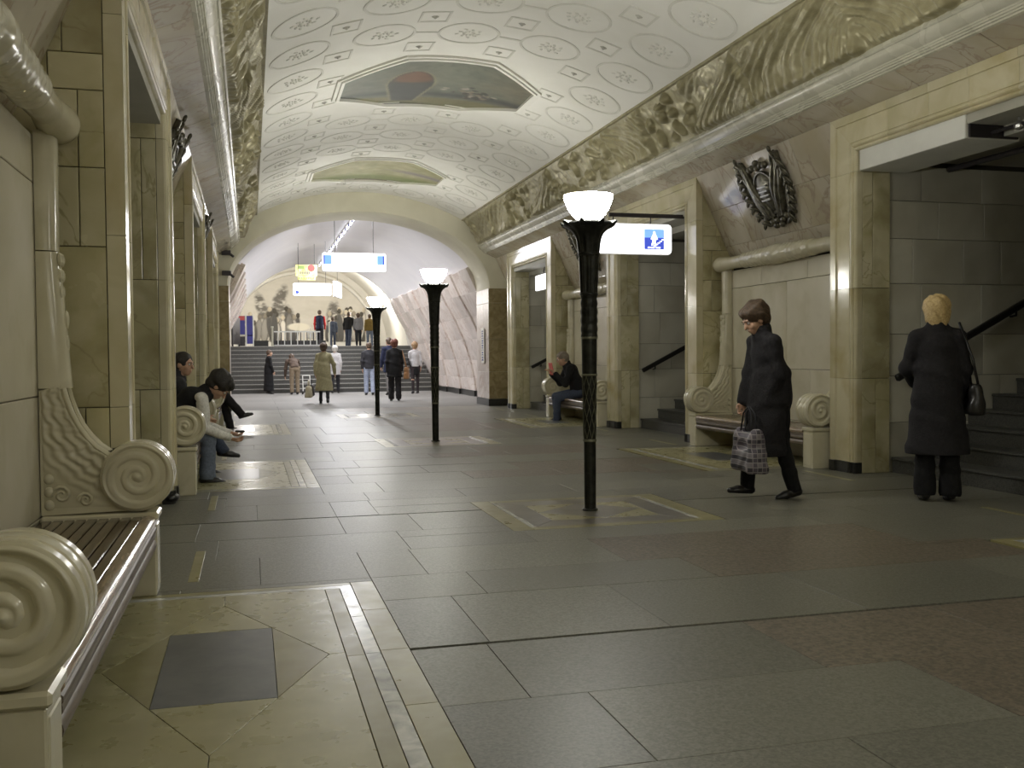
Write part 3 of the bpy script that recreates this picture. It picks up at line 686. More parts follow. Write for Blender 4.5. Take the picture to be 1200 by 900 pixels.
    # seat
    for i in range(9):
        x0 = .062+i*.0525; b = MB(); b.box((x0, -1.285, .383), (x0+.046, 1.285, .408), .004); b.build('slat', M['wood'], root)
    b = MB(); prof = [(.056, .362), (.056, .410), (.03, .412), (.006, .404), (-.008, .388), (-.008, .374), (.0, .362)]
    b.prism(prof, 2.57, (0, -1.285, 0)); b.build('seat_nosing', M['wood_light'], root, smooth=50)
    b = MB(); prof = [(.05, .30), (.05, .357), (.004, .357), (-.004, .35), (-.004, .336), (.0, .330), (-.002, .324), (-.002, .308), (.004, .30)]
    b.prism(prof, 2.57, (0, -1.285, 0)); b.build('front_rail', M['wood_front'], root, smooth=40)
    b = MB(); prof = [(.06+.034*math.cos(k)*1.0, .262+.034*math.sin(k)) for k in lin(0, 2*PI, 14)[:-1]]
    b.prism(prof, 2.57, (-.03, -1.285, 0)); b.build('lower_rail', M['wood_front'], root, smooth=50)
    for y in (-.65, 0, .65): b = MB(); b.box((.06, y-.03, .22), (.5, y+.03, .382)); b.build('seat_bearer', M['wood'], root)
    return root
bench0 = make_bench()
BL = {(1, 3.95): 'carved marble bench nearest the camera along the right wall, mostly outside the frame',
      (1, 10.5): 'carved marble bench with wooden seat behind the walking woman',
      (1, 17.05): 'far marble bench along the right wall with a seated reader',
      (-1, 3.95): 'large carved marble bench in the left foreground with slatted wooden seat',
      (-1, 10.5): 'second marble bench along the left wall where two men sit',
      (-1, 17.05): 'third marble bench on the left wall, beyond the two seated men'}
first = True
for (s, c), lb in BL.items():
    loc = (W(s, 3.06), c, 0); rz = 0 if s > 0 else PI
    if first: bench0.location = loc; tag(bench0, lb, 'bench', 'marble benches in the niches'); first = False
    else: dup(bench0, loc, rz, label=lb, cat='bench', group='marble benches in the niches')
# ---------------------------------------------------------------- torchere lamps
def make_lamp():
    root = empty('floor_lamp')
    def L_(nm, prof, mt='iron', n=28, sm=35): return MB().lathe(prof, n).build(nm, M[mt], root, smooth=sm)
    L_('foot', [(.062, 0), (.062, .012), (.048, .02)])
    L_('lower_shaft', [(.0455, .012), (.0475, .535)])
    L_('collar', [(.051, .535), (.053, .54), (.053, .55), (.051, .555)], 'iron_pale')
    L_('lattice_shaft', [(.0475, .552), (.056, 1.045)])
    lt = MB()
    for q in range(8):
        for d in (-1, 1):
            pts = [((.0485+.0085*t)*math.cos(q*PI/4+d*t*PI*.75), (.0485+.0085*t)*math.sin(q*PI/4+d*t*PI*.75), .56+.485*t) for t in lin(0, 1, 14)]
            lt.tube(pts, .0026, 4)
    lt.build('lattice', M['iron_pale'], root)
    L_('collar', [(.060, 1.043), (.063, 1.048), (.063, 1.056), (.060, 1.06)], 'iron_pale')
    L_('middle_shaft', [(.0575, 1.058), (.061, 1.33)])
    L_('collar', [(.063, 1.328), (.066, 1.333), (.066, 1.342), (.063, 1.347)], 'iron_pale')
    na, nz = 40, 34; a = np.linspace(0, 2*PI, na)[None, :]; z = np.linspace(1.345, 1.665, nz)[:, None]
    r = .061+.006*np.abs(np.sin(z*48)*np.cos(a*6+np.where(np.sin(z*24) > 0, 0, PI/2)))
    link('leaf_section', grid_mesh('leaf_section', np.stack([r*np.cos(a), r*np.sin(a), z+0*a], -1), M['iron']), root)
    L_('collar', [(.064, 1.663), (.071, 1.668), (.071, 1.68), (.064, 1.686)])
    na, nz = 64, 6; a = np.linspace(0, 2*PI, na)[None, :]; z = np.linspace(1.68, 1.975, nz)[:, None]; r = .064+.012*(z-1.68)/.295+.005*np.cos(a*10)
    link('fluted_section', grid_mesh('fluted_section', np.stack([r*np.cos(a), r*np.sin(a), z+0*a], -1), M['iron']), root)
    L_('collar', [(.078, 1.968), (.086, 1.975), (.086, 1.99), (.078, 1.996)])
    na, nz = 64, 12; a = np.linspace(0, 2*PI, na)[None, :]; t = np.linspace(0, 1, nz)[:, None]
    r = .080+.022*t+.10*t**5+.004*np.cos(a*12)
    link('capital', grid_mesh('capital', np.stack([r*np.cos(a), r*np.sin(a), 1.985+.215*t+0*a], -1), M['iron']), root)
    L_('crown_plate', [(.09, 2.19), (.185, 2.20), (.192, 2.212), (.185, 2.222), (.10, 2.235), (.085, 2.26)])
    for q in range(8):
        an = q*PI/4+.2; b = MB(); T = Matrix.Rotation(an, 4, 'Z')
        pts = [T @ Vector(p) for p in ((.16, 0, 2.205), (.195, 0, 2.212), (.222, 0, 2.232))]; b.tube(pts, [.03, .024, .008], 6)
        b.build('leaf_tip', M['iron'], root, smooth=50)
    b = MB(); out = [(.075, 2.243), (.10, 2.256), (.128, 2.285), (.155, 2.325), (.175, 2.37), (.187, 2.41), (.190, 2.432)]; inn = [(.183, 2.432), (.178, 2.40), (.165, 2.36), (.14, 2.315), (.09, 2.272), (.02, 2.268)]
    b.lathe(out+inn, 40, cap=False); b.build('glass_bowl', M['lamp'], root, smooth='all', fix=False)
    ld = bpy.data.lights.new('bulb', 'AREA'); ld.shape = 'DISK'; ld.size = .26; ld.energy = BULB_W; ld.color = (1, .98, .88); ld.spread = math.radians(168)
    lo = bpy.data.objects.new('bulb', ld); COL.objects.link(lo); lo.parent = root; lo.location = (0, 0, 2.39); lo.rotation_euler = (PI, 0, 0)
    return root
lamp0 = make_lamp(); lamp0.location = (0, 7.17, 0)
LL = {7.17: 'nearest tall dark bronze lamp with glowing bowl in mid hall', 13.72: 'second dark bronze lamp with glowing bowl, middle of the row',
      20.27: 'farthest dark bronze floor lamp, standing just before the arch', .62: 'tall bronze lamp assumed beside the camera, out of frame',
      -5.88: 'tall bronze lamp assumed behind the camera, unseen', -12.42: None}
tag(lamp0, LL[7.17], 'lamp', 'bronze floor lamps along the middle of the hall')
for y in (13.72, 20.27, .62, -5.88): dup(lamp0, (0, y, 0), label=LL[y], cat='lamp', group='bronze floor lamps along the middle of the hall')  # unseen lamps continue the row past the camera, included for their light
# ---------------------------------------------------------------- bronze shields on the sloping stones
def make_shield():
    root = empty('bronze_shield')
    na, nr = 40, 7; P = []
    def outl(a): 
        x = math.cos(a); y = math.sin(a)
        return (.17*x*(1 if y > -.2 else (1+.8*(y+.2)*.7)), .24*y-(.02 if y < 0 else 0))
    for i in range(nr):
        k = i/(nr-1); P.append([(outl(a)[0]*k, outl(a)[1]*k, .075-.045*k*k) for a in lin(0, 2*PI, na)])
    P.append([(outl(a)[0], outl(a)[1], 0) for a in lin(0, 2*PI, na)])
    pl = link('shield_plate', grid_mesh('shield_plate', np.array(P), M['bronze']), root)
    b = MB(); b.tube([(outl(a)[0], outl(a)[1], .035) for a in lin(0, 2*PI, 30)], .016, 6); b.build('rim', M['bronze'], pl, smooth=60)
    b = MB()
    for q in range(4): b.box((-.075, .075-.052*q-.012, .06), (.075, .075-.052*q+.012, .086), .004)
    b.build('reflection_rib', M['steel'], pl)  # bright steel bars stand in for the reflection on the shield
    for s in (-1, 1):                              # furled banners crossing behind the shield
        fb = MB(); n = 12
        for k in range(3):
            o = s*(.045*k)
            pts = [(s*(.05+.23*t)+o*.9+.012*math.sin(t*9+k), -.30+.70*t, .03+.018*math.sin(t*4+k)) for t in lin(0, 1, n)]
            fb.tube(pts, [.030+.012*math.sin(PI*t) for t in lin(0, 1, n)], 7)
        fb.build('banner', M['bronze'], root, smooth=60)
        b = MB(); b.tube([(s*.03, -.36, .05), (s*.30, .43, .05)], .012, 6); b.ball((s*.305, .445, .05), (.022, .04, .02), 6); b.build('staff', M['bronze'], root, smooth=60)
    lf = MB(); lf.ball((0, 0, 0), (.03, .075, .018), 6); lf.ball((0, 0, .012), (.006, .07, .012), 4); lm = lf.mesh('leaf', M['bronze'], 60)
    for s in (-1, 1):
        for i in range(8):
            t = i/7; x = s*(.13+.24*math.sin(PI*(.12+.62*t))); y = -.36+.72*t
            for d in (-1, 1):
                o = link('leaf', lm, root); o.location = (x+d*.022, y, .035+.008*d); o.rotation_euler = (.25*d, .35*s, -s*(.30-.25*t)+d*.55)
    lf = MB(); lf.ball((0, 0, 0), (.045, .04, .03), 6); om = lf.mesh('flower', M['bronze'], 60)
    for x, y in ((0, -.34), (-.09, -.35), (.09, -.35), (-.17, -.31), (.17, -.31), (-.05, -.40), (.05, -.40), (0, .29), (-.07, .31), (.07, .31), (-.13, .30), (.13, .30), (0, .35)):
        o = link('flower', om, root); o.location = (x, y, .04); o.rotation_euler = (0, 0, x*7)
    return root
sh0 = make_shield()
def shield_place(o, s, c):
    n = Vector((-s*.908, 0, -.42)); u_ = Vector((-s*.42, 0, .908)); x = u_.cross(n)
    m = Matrix((x, u_, n)).transposed().to_4x4(); m.translation = Vector((W(s, 3.405), c, 3.14)); o.matrix_world = m @ Matrix.Diagonal((1.32, 1.04, 1.1, 1))
SL = {(1, 10.5): 'dark bronze shield wreathed in leaves, above the walking woman', (1, 17.05): 'dark bronze shield half hidden behind the nearest lamp',
      (-1, 10.5): 'dark bronze shield edge showing on the left wall, nearer one', (-1, 17.05): 'dark bronze shield edge on the left wall, farther one'}
for i, ((s, c), lb) in enumerate(SL.items()):
    o = sh0 if i == 0 else dup(sh0, (0, 0, 0)); shield_place(o, s, c); tag(o, lb, 'shield', 'bronze shields above the benches')
# ---------------------------------------------------------------- mosaics in the vault
def oct_w(v): a = np.abs(v); return np.where(a < .47, 1.33, 1.33+(a-.47)/(1.17-.47)*(.56-1.33))
def mosaic(yc, pic, label):
    root = empty('ceiling_mosaic', label=label, cat='mosaic', group='eight-sided mosaics in the vault')
    nu, nv = 110, 90; v = np.linspace(-1.17, 1.17, nv)[:, None]; t = np.linspace(-1, 1, nu)[None, :]; u = t*oct_w(v); th = u/RV; R_ = RV-.006
    P = np.stack([XO+R_*np.sin(th), yc+v+0*u, ZV+R_*np.cos(th)], -1)
    o = link('picture', grid_mesh('picture', P, M['mosaic'], cols=pic(u, v+0*u)), root)
    oc8 = [(1.33, -.47), (1.33, .47), (.56, 1.17), (-.56, 1.17), (-1.33, .47), (-1.33, -.47), (-.56, -1.17), (.56, -1.17)]
    def fr(k0, k1, lift, nm):
        b = MB(); pts = []
        for i in range(8):
            p, q = oc8[i], oc8[(i+1) % 8]
            for f in lin(0, 1, 6)[:-1]: pts.append((p[0]+(q[0]-p[0])*f, p[1]+(q[1]-p[1])*f))
        n = len(pts)
        for (x, y) in pts:
            for k, lf in ((k0, -.01), (k0, lift), (k1, lift), (k1, -.02)):
                a = (x*(1+k/1.33))/RV; yy = y*(1+k/1.17); r_ = RV-lf; b.v.append((XO+r_*math.sin(a), yc+yy, ZV+r_*math.cos(a)))
        for i in range(n):
            for q in range(3): b.f.append((i*4+q, i*4+q+1, ((i+1) % n)*4+q+1, ((i+1) % n)*4+q))
        return b.build(nm, M['plaster'], root)
    fr(.0, .045, .05, 'inner_frame'); fr(.05, .10, .028, 'outer_frame')
def mixc(a, b, f): f = np.clip(f, 0, 1)[..., None]; return a*(1-f)+np.array(b)*f
def blot(shape, sc, seed): np.random.seed(seed); return fbm(shape, [((sc, sc), .5), ((sc*2, sc*2), .3), ((sc*5, sc*5), .2)])
def pic1(u, v):
    n = blot(u.shape, 7, 3); n2 = blot(u.shape, 24, 5)
    c = np.zeros(u.shape+(3,))+np.array((.135, .15, .125)); c = mixc(c, (.20, .205, .155), n*1.4-.3); c = mixc(c, (.25, .19, .12), (u-.5)*.8*n)
    hz = .42+.10*np.cos(u*1.3)-.05*u
    c = mixc(c, (.05, .055, .06), np.exp(-((v-hz-.03)/.13)**2)*.85*(1-np.exp(-(u/.05)**2)*0))
    c = mixc(c, (.185, .175, .09), (v-hz-.20)*14)
    c = mixc(c, (.045, .055, .05), np.clip((v-1.0)*6, 0, 1)*np.clip(.5-u, 0, 1))
    wd_ = np.where(v < .1, .33*np.sqrt(np.clip(1-((v-.1)/.66)**2, 0, 1)), .33-.16*np.clip((v-.1)/.85, 0, 1))*np.where(v > .98, 0, 1)
    e = np.abs(u+.34)/np.maximum(wd_, 1e-3); ins = (wd_ > .01)
    c = mixc(c, (.24, .23, .15), ((.035+wd_-np.abs(u+.34))*60)*ins); c = mixc(c, (.060, .066, .064), ((wd_-np.abs(u+.34))*60)*ins)
    c = mixc(c, (.155, .085, .05), ((wd_-np.abs(u+.34))*18)*ins*np.clip((-v+.02)*4, 0, 1)*np.clip(.1+n*1.2, 0, 1))
    np.random.seed(9)
    for q in range(46):
        cu, cv_, ru, rv = .62+np.random.normal(0, .16), .30+np.random.normal(0, .13), np.random.uniform(.02, .06), np.random.uniform(.02, .06); k_ = np.clip(1.4-((u-cu)/ru)**2-((v-cv_)/rv)**2, 0, 1)
        c = mixc(c, [(.05, .05, .045), (.36, .32, .27), (.24, .20, .15), (.07, .06, .05)][q % 4], k_)
    c = c*.8
    return c*(.8+.45*n2[..., None])
def pic2(u, v):
    n = blot(u.shape, 7, 13); n2 = blot(u.shape, 24, 15)
    c = np.zeros(u.shape+(3,))+np.array((.26, .25, .13)); c = mixc(c, (.40, .38, .25), n*1.6-.4); c = mixc(c, (.20, .18, .20), np.exp(-((v+.1-.15*u)/.14)**2)*np.clip(u*1.5, 0, 1))
    c = mixc(c, (.17, .20, .07), (v-.35)*3); c = mixc(c, (.12, .10, .06), (v-.98)*8); return c*(.8+.4*n2[..., None])
mosaic(13.72, pic1, 'near eight-sided ceiling mosaic with a large dark rounded shape'); mosaic(20.27, pic2, 'far eight-sided ceiling mosaic in pale greens and yellow')
# ---------------------------------------------------------------- stairs in the passages, their handrails, lintel box
SLB = {0: 'beside the camera', 1: 'in the near passage', 2: 'in the middle passage', 3: 'in the passage next to the arch'}
for s in (-1, 1):
    sd = 'right' if s > 0 else 'left'
    for i, oc in enumerate(OPEN):
        root = empty('staircase', (W(s, 3.65), oc, 0), 0 if s > 0 else PI, label='dark stone steps %s on the %s' % (SLB[i], sd), cat='stairs', group='steps in the side passages')
        for k in range(9):
            b = MB(); b.box((.30*k, -1.295, .155*k), (.30*k+.33 if k < 8 else 5.2, 1.295, .155*(k+1)-.028)); b.box((.30*k-.02, -1.295, .155*(k+1)-.028), (.30*k+.33 if k < 8 else 5.2, 1.295, .155*(k+1)), .006)
            b.build('step', M['stair'], root)
        for e in ((1, -1) if s < 0 else (1,)):
            if s < 0 and e > 0 and i == 0: continue
            rl = empty('handrail', (W(s, 3.65), oc, 0), 0 if s > 0 else PI, label='black handrail %s on the %s%s' % (SLB[i], sd, '' if s > 0 else (' far side' if e < 0 else ' near side')), cat='handrail', group='handrails in the side passages')
            b = MB(); y = e*(OI+.02-.085); sl = math.atan(.5); L_ = 3.2
            T = Matrix.Translation((0.0, y, .945)) @ Matrix.Rotation(-sl, 4, 'Y')
            bb = MB(); bb.box((0, -.028, -.035), (L_, .028, .035), .012); b.add([T @ Vector(p) for p in bb.v], bb.f); b.build('rail', M['rail'], rl)
            for q in (.25, 1.6, 2.9):
                b = MB(); px, pz = q*math.cos(sl), .945+q*math.sin(sl)-.03; b.tube([(px, y, pz), (px, y, pz-.05), (px, e*(OI+.018), pz-.06)], .012, 6); b.build('bracket', M['rail'], rl)
bx = empty('lintel_box', (W(1, 3.25), 7.0, 3.0), label='white painted box hung under the lintel of the near right passage', cat='casing')
b = MB(); b.box((0, .02, .0), (.55, 1.50, .205), .006); b.build('casing', M['white_paint'], bx)
b = MB(); b.box((.03, .0, .012), (.52, .02, .193)); b.build('end_panel', M['dark_steel'], bx)
pp = empty('ceiling_pipe', (0, 0, 0), label='dark pipe with a valve running below the near right passage soffit', cat='pipe')
b = MB(); b.tube([(W(1, 3.5), 7.0, 3.055), (W(1, 3.5), 5.93, 3.055)], .016, 8); b.build('pipe', M['dark_steel'], pp)
b = MB(); b.tube([(W(1, 4.3), 8.52, 3.06), (W(1, 4.3), 5.93, 3.06)], .03, 8); b.build('pipe', M['dark_steel'], pp)
b = MB(); b.ball((W(1, 3.5), 6.7, 3.05), (.035, .05, .04), 6); b.tube([(W(1, 3.5), 6.7, 3.05), (W(1, 3.5), 6.7, 3.115)], .01, 6); b.build('valve', M['steel'], pp)
# ---------------------------------------------------------------- signs
def sign_box(root, w_, h_, d_, r_=.05, nm='lit_panel', mt='sign'):
    pts = []
    for cx_, cz_, a0_ in ((w_/2-r_, h_/2-r_, 0), (-w_/2+r_, h_/2-r_, PI/2), (-w_/2+r_, -h_/2+r_, PI), (w_/2-r_, -h_/2+r_, 1.5*PI)):
        for a in lin(a0_, a0_+PI/2, 5): pts.append((cx_+r_*math.cos(a), cz_+r_*math.sin(a)))
    b = MB(); b.prism(pts, d_, (0, -d_/2, 0)); o = b.build(nm, M[mt], root)
    fr = MB(); n = len(pts)
    fr.prism([(x*(1+.012/w_*2), z*(1+.012/h_*2)) for x, z in pts], d_*.5, (0, -d_*.25, 0)); fr.build('casing', M['white_paint'], root)
    return o
def plate(root, nm, x0, x1, z0, z1, mt, y): b = MB(); b.box((x0, y-.002, z0), (x1, y+.001, z1)); return b.build(nm, M[mt], root)
sg = empty('hanging_sign', (W(1, 2.535), 12.62, 2.795), label='lit white sign with a blue climbing-figure pictogram on a dark bracket', cat='sign')
sign_box(sg, 1.08, .40, .10, .055)
pc = plate(sg, 'pictogram', .135, .425, -.14, .135, 'sign_blue', -.053); plate(sg, 'sky_patch', .135, .42, .02, .135, 'sign_cyan', -.0545).parent = pc
fg = MB(); fg.ball((.28, -.057, .085), (.018, .003, .022), 6)
for poly in ([(.262, .07), (.298, .07), (.335, .0), (.31, -.01), (.30, -.02), (.31, -.09), (.285, -.09), (.275, -.04), (.258, -.09), (.235, -.085), (.258, -.015), (.25, -.01), (.228, 0)],):
    fg.prism(poly, .003, (0, -.058, 0))
for k in range(5): fg.box((.27+.03*k, -.058, -.10+.022*k), (.305+.03*k, -.055, -.088+.022*k))
fg.build('climbing_figure', M['sign'], pc)
for k, (x0, x1) in enumerate(((.185, .205), (.212, .222), (.232, .285), (.305, .37))): plate(sg, 'caption_mark', x0, x1, -.126, -.106, 'sign', -.0565)
random.seed(3)
x = -.47
while x < .10:
    q = random.uniform(.008, .016); plate(sg, 'print_mark', x, x+q, -.150, -.137, 'sign_grey', -.053); x += q+.007
    if random.random() < .15: x += .02
b = MB(); b.box((-.36, -.02, .30), (.745, .02, .352)); b.build('bracket_arm', M['dark_steel'], sg)
for x in (-.30, .25): b = MB(); b.tube([(x, 0, .19), (x, 0, .31)], .008, 6); b.build('hanger_rod', M['dark_steel'], sg)
sg = empty('hanging_sign', (.04, 24.9, 3.59), label='wide lit sign hung on two wires under the far arch', cat='sign')
sign_box(sg, 1.58, .46, .12, .05)
for sx in (-1, 1):
    plate(sg, 'pictogram', sx*.66-.09, sx*.66+.09, -.06, .17, 'sign_cyan', -.063); plate(sg, 'pictogram_edge', sx*.74-.025, sx*.74+.005, -.06, .17, 'sign_blue', -.0645)
    plate(sg, 'print_mark', sx*.68-.09, sx*.68+.07, -.175, -.165, 'sign_grey', -.063)
    b = MB(); b.tube([(sx*.48, 0, .23), (sx*.48, 0, 1.19)], .007, 6); b.build('hanger_wire', M['dark_steel'], sg)
sg = empty('hanging_sign', (-.69, 30, 3.25), label='smaller lit white sign farther inside the far hall, below a yellow poster', cat='sign')
sign_box(sg, 1.12, .36, .11, .05)
b = MB(); b.prism([(-.49, -.13), (-.42, -.13), (-.36, -.07), (-.49, -.02)], .003, (0, -.06, 0)); b.box((-.49, -.06, .05), (-.46, -.057, .12)); b.build('arrow_mark', M['sign_blue'], sg)
for x in (-.4, .4): b = MB(); b.tube([(x, 0, .17), (x, 0, 1.46)], .006, 6); b.build('hanger_wire', M['dark_steel'], sg)
sg = empty('hanging_sign', (.12, 30.75, 3.30), math.radians(76), label='lit two-sided sign seen edge on, right of the smaller far sign', cat='sign')
sign_box(sg, 1.0, .46, .11, .05); b = MB(); b.tube([(0, 0, .2), (0, 0, 1.4)], .006, 6); b.build('hanger_wire', M['dark_steel'], sg)
b = MB(); b.box((-.5, -.005, -.22), (.5, .005, .22)); 
pt = empty('yellow_poster', (-.79, 31.2, 3.87), label='yellow advertising board with a red patch, hung in the far hall', cat='poster')
b = MB(); b.box((-.33, -.015, -.13), (.33, .015, .23), .004); b.build('board', M['yellow'], pt)
b = MB(); b.box((-.27, -.015, -.245), (.28, .015, -.135), .004); b.build('lower_strip', M['yellow'], pt)
b = MB(); b.lathe([(.11, 0), (.11, .004)], 16, Matrix.Translation((.15, -.015, .13)) @ Matrix.Rotation(PI/2, 4, 'X')); b.build('red_patch', M['red'], pt)
plate(pt, 'green_patch', -.26, -.06, .10, .20, 'green', -.017)
for k in range(6): plate(pt, 'letter_mark', -.20+.055*k, -.165+.055*k, -.06, .02, 'inlay_purple', -.017)
for k in range(7): plate(pt, 'lower_mark', -.24+.07*k, -.19+.07*k, -.21, -.165, 'green', -.017)
for x in (-.25, .25): b = MB(); b.tube([(x, 0, .22), (x, 0, .88)], .006, 6); b.build('hanger_wire', M['dark_steel'], pt)
sg = empty('hanging_sign', (W(1, 3.58), 20.35, 2.80), PI/2, label='small lit sign hung inside the passage next to the arch', cat='sign')
sign_box(sg, .95, .32, .09, .03); b = MB(); b.tube([(-.1, 0, .15), (-.08, .02, .22), (-.1, 0, .33)], .012, 6); b.build('hanger_rod', M['dark_steel'], sg)
sg = empty('wall_sign', (W(-1, -2.99), 23.62, 1.47), -PI/2, label='narrow upright white plate with stacked dark letters on the arch pier', cat='sign')
b = MB(); b.box((-.14, -.008, -.43), (.14, .008, .43), .003); b.build('plate', M['paper'], sg)
random.seed(5)
for k in range(13):
    z = .35-.058*k; n_ = random.choice((2, 3)); 
    b = MB()
    for q in range(n_): xx = -.06+.12*q/(n_-1); b.box((xx-.012, -.011, z-.018), (xx+.012, -.007, z+.018))
    b.box((-.06, -.011, z-.006+.012*random.choice((-1, 0, 1))), (.06, -.007, z+.004+.012)); b.build('letter', M['blue'], sg)
b = MB(); b.box((-.10, -.011, -.37), (.10, -.007, -.36)); b.build('rule', M['blue'], sg)
# dark brackets on the left springing of the arch
for z, lb in ((3.58, 'dark loudspeaker bracket high on the left springing of the arch'), (3.12, 'dark bracket lower on the left springing of the arch')):
    r = empty('wall_bracket', (W(-1, 3.06), 23.02, z), label=lb, cat='bracket')
    b = MB(); b.box((-.10, -.10, -.05), (.10, .06, .05), .01); b.build('housing', M['dark_steel'], r); b = MB(); b.tube([(.08, -.02, -.02), (.16, -.04, -.09)], .03, 6); b.build('arm', M['dark_steel'], r)
# ---------------------------------------------------------------- far hall: light line, stairs, landing
tr = empty('light_track', (XT, 31.6, 4.79), label='thin pale track along the crown of the far vault', cat='track')
b = MB(); b.box((-.03, -6.9, 0.0), (.03, 6.9, .025)); b.build('track', M['white_paint'], tr)
first = None
tm = MB().tube([(0, -.36, 0), (0, .36, 0)], .02, 8).mesh('tube', M['tube'], 60); hm = MB().box((-.035, -.06, -.03), (.035, .06, .04)).mesh('holder', M['blue'])
for i in range(15):
    y = 25.2+i*.92
    r = empty('tube_lamp', (XT, y, 4.735), label=('nearest', 'second', 'third', 'fourth', 'fifth', 'sixth', 'seventh', 'eighth', 'ninth', 'tenth', 'eleventh', 'twelfth', 'thirteenth', 'fourteenth', 'farthest')[i]+' fluorescent tube in the line along the far vault crown', cat='lamp', group='fluorescent tubes along the far vault')
    link('tube', tm, r); o = link('holder', hm, r); o.location = (0, -.44, .01)
for y in (27, 30.5, 34, 37.5):                    # light given off by that line
    ld = bpy.data.lights.new('tube_light', 'AREA'); ld.shape = 'RECTANGLE'; ld.size = .08; ld.size_y = 3.2; ld.energy = 190; ld.color = (.96, .96, 1)
    lo = bpy.data.objects.new('tube_light', ld); COL.objects.link(lo); lo.location = (XT, y, 4.70)
def half_w(z): 
    for (xa, za), (xb, zb) in zip(FP[:-1], FP[1:]):
        if zb <= z <= za: return xa+(xb-xa)*(za-z)/(za-zb)
    return FP[-1][0]
fs = empty('staircase', (0, 34.5, 0), label='wide flight of dark steps climbing at the far end', cat='stairs')
for k in range(11):
    y0 = .382*k; z1 = ZL*(k+1)/11; z0 = ZL*k/11; hw = half_w(z1)-.14
    b = MB(); b.box((XT-hw, y0, max(0, z0-.02)), (XT+hw, y0+.42 if k < 10 else 4.2, z1-.03)); st = b.build('step', M['stair'], fs)
    b = MB(); b.box((XT-hw, y0-.012, z1-.03), (XT+hw, y0+.42 if k < 10 else 4.2, z1), .004); b.build('nosing', M['stair_edge'], st)
fn = empty('landing_railing', (-.6, 42, ZL), label='grey railing of upright bars on the upper landing', cat='railing')
b = MB(); b.box((-.95, -.025, .62), (.95, .025, .67)); b.box((-.95, -.02, .06), (.95, .02, .10)); b.build('rail', M['steel'], fn)
for k in range(15): b = MB(); b.box((-.93+.132*k, -.02, .1), (-.89+.132*k, .02, .63)); b.build('bar', M['steel'] if k % 2 else M['dark_steel'], fn)
b = MB(); b.box((-.98, .3, 0), (1.2, .6, .28)); b.build('base_wall', M['plinth'], fn)
r = empty('brass_post', (-1.62, 41.6, ZL), label='pale brass post at the left end of the landing railing', cat='post')
b = MB(); b.lathe([(.07, 0), (.07, .04), (.045, .06), (.045, .78), (.06, .80), (.05, .86)], 14); b.build('post', M['cornice'], r, smooth=40)
r = empty('brass_post', (.62, 40.6, ZL), label='pale thin post among the people on the landing', cat='post')
b = MB(); b.lathe([(.06, 0), (.06, .03), (.035, .05), (.035, .95), (.05, .97), (.04, 1.0)], 12); b.build('post', M['cornice'], r, smooth=40)
st = empty('information_stand', (-2.68, 41.5, ZL), label='metal stand holding two blue posters on the upper landing', cat='stand')
for x in (-.30, .02, .30): b = MB(); b.tube([(x, 0, 0), (x, 0, 1.32)], .025, 8); b.build('leg', M['white_paint'], st)
b = MB(); b.box((-.30, -.02, .46), (.30, .02, .50)); b.build('cross_bar', M['steel'], st)
b = MB(); b.box((-.28, -.02, .52), (-.02, .02, 1.28)); p_ = b.build('panel', M['blue'], st); b = MB(); b.box((-.27, -.026, 1.10), (-.03, -.02, 1.27)); b.build('red_header', M['red'], p_)
b = MB(); b.box((.05, -.02, .14), (.28, .02, 1.28)); b.build('panel', M['blue'], st)
b = MB(); b.box((-.25, -.02, .05), (-.02, .02, .44)); b.build('lower_panel', M['dark_steel'], st)
r = empty('display_board', (-3.05, 40.2, ZL), math.radians(70), label='dark board standing edge on at the left of the landing', cat='board')
b = MB(); b.box((-.4, -.03, .1), (.4, .03, 1.15)); b.build('panel', M['dark_steel'], r)
for x in (-.36, .36): b = MB(); b.box((x-.02, -.03, 0), (x+.02, .03, .12)); b.build('leg', M['dark_steel'], r)
b = MB(); b.box((-2.35, 43.2, ZL), (-1.75, 43.5, ZL+.3)); tag(b.build('low_wall', M['plinth']), 'low black block below the mural left of the railing', 'block')
for x, y, z, lb in ((-3.55, 47, 3.55, 'bright wall light at the left of the end mural'), (3.45, 47, 3.2, 'bright wall light at the right of the end mural')):
    r = empty('wall_light', (x, y, z), label=lb, cat='lamp')
    b = MB(); b.ball((0, 0, 0), (.10, .10, .28), 8); b.build('glass', M['tube'], r, smooth='all'); b = MB(); b.box((-.03, 0, -.05), (.03, .25, .05)); b.build('arm', M['cornice'], r)
    ld = bpy.data.lights.new('wall_lamp', 'POINT'); ld.energy = 260; ld.shadow_soft_size = .3; ld.color = (1, .97, .93); lo = bpy.data.objects.new('wall_lamp', ld); COL.objects.link(lo); lo.location = (x*.75, y-1.2, z+.3)
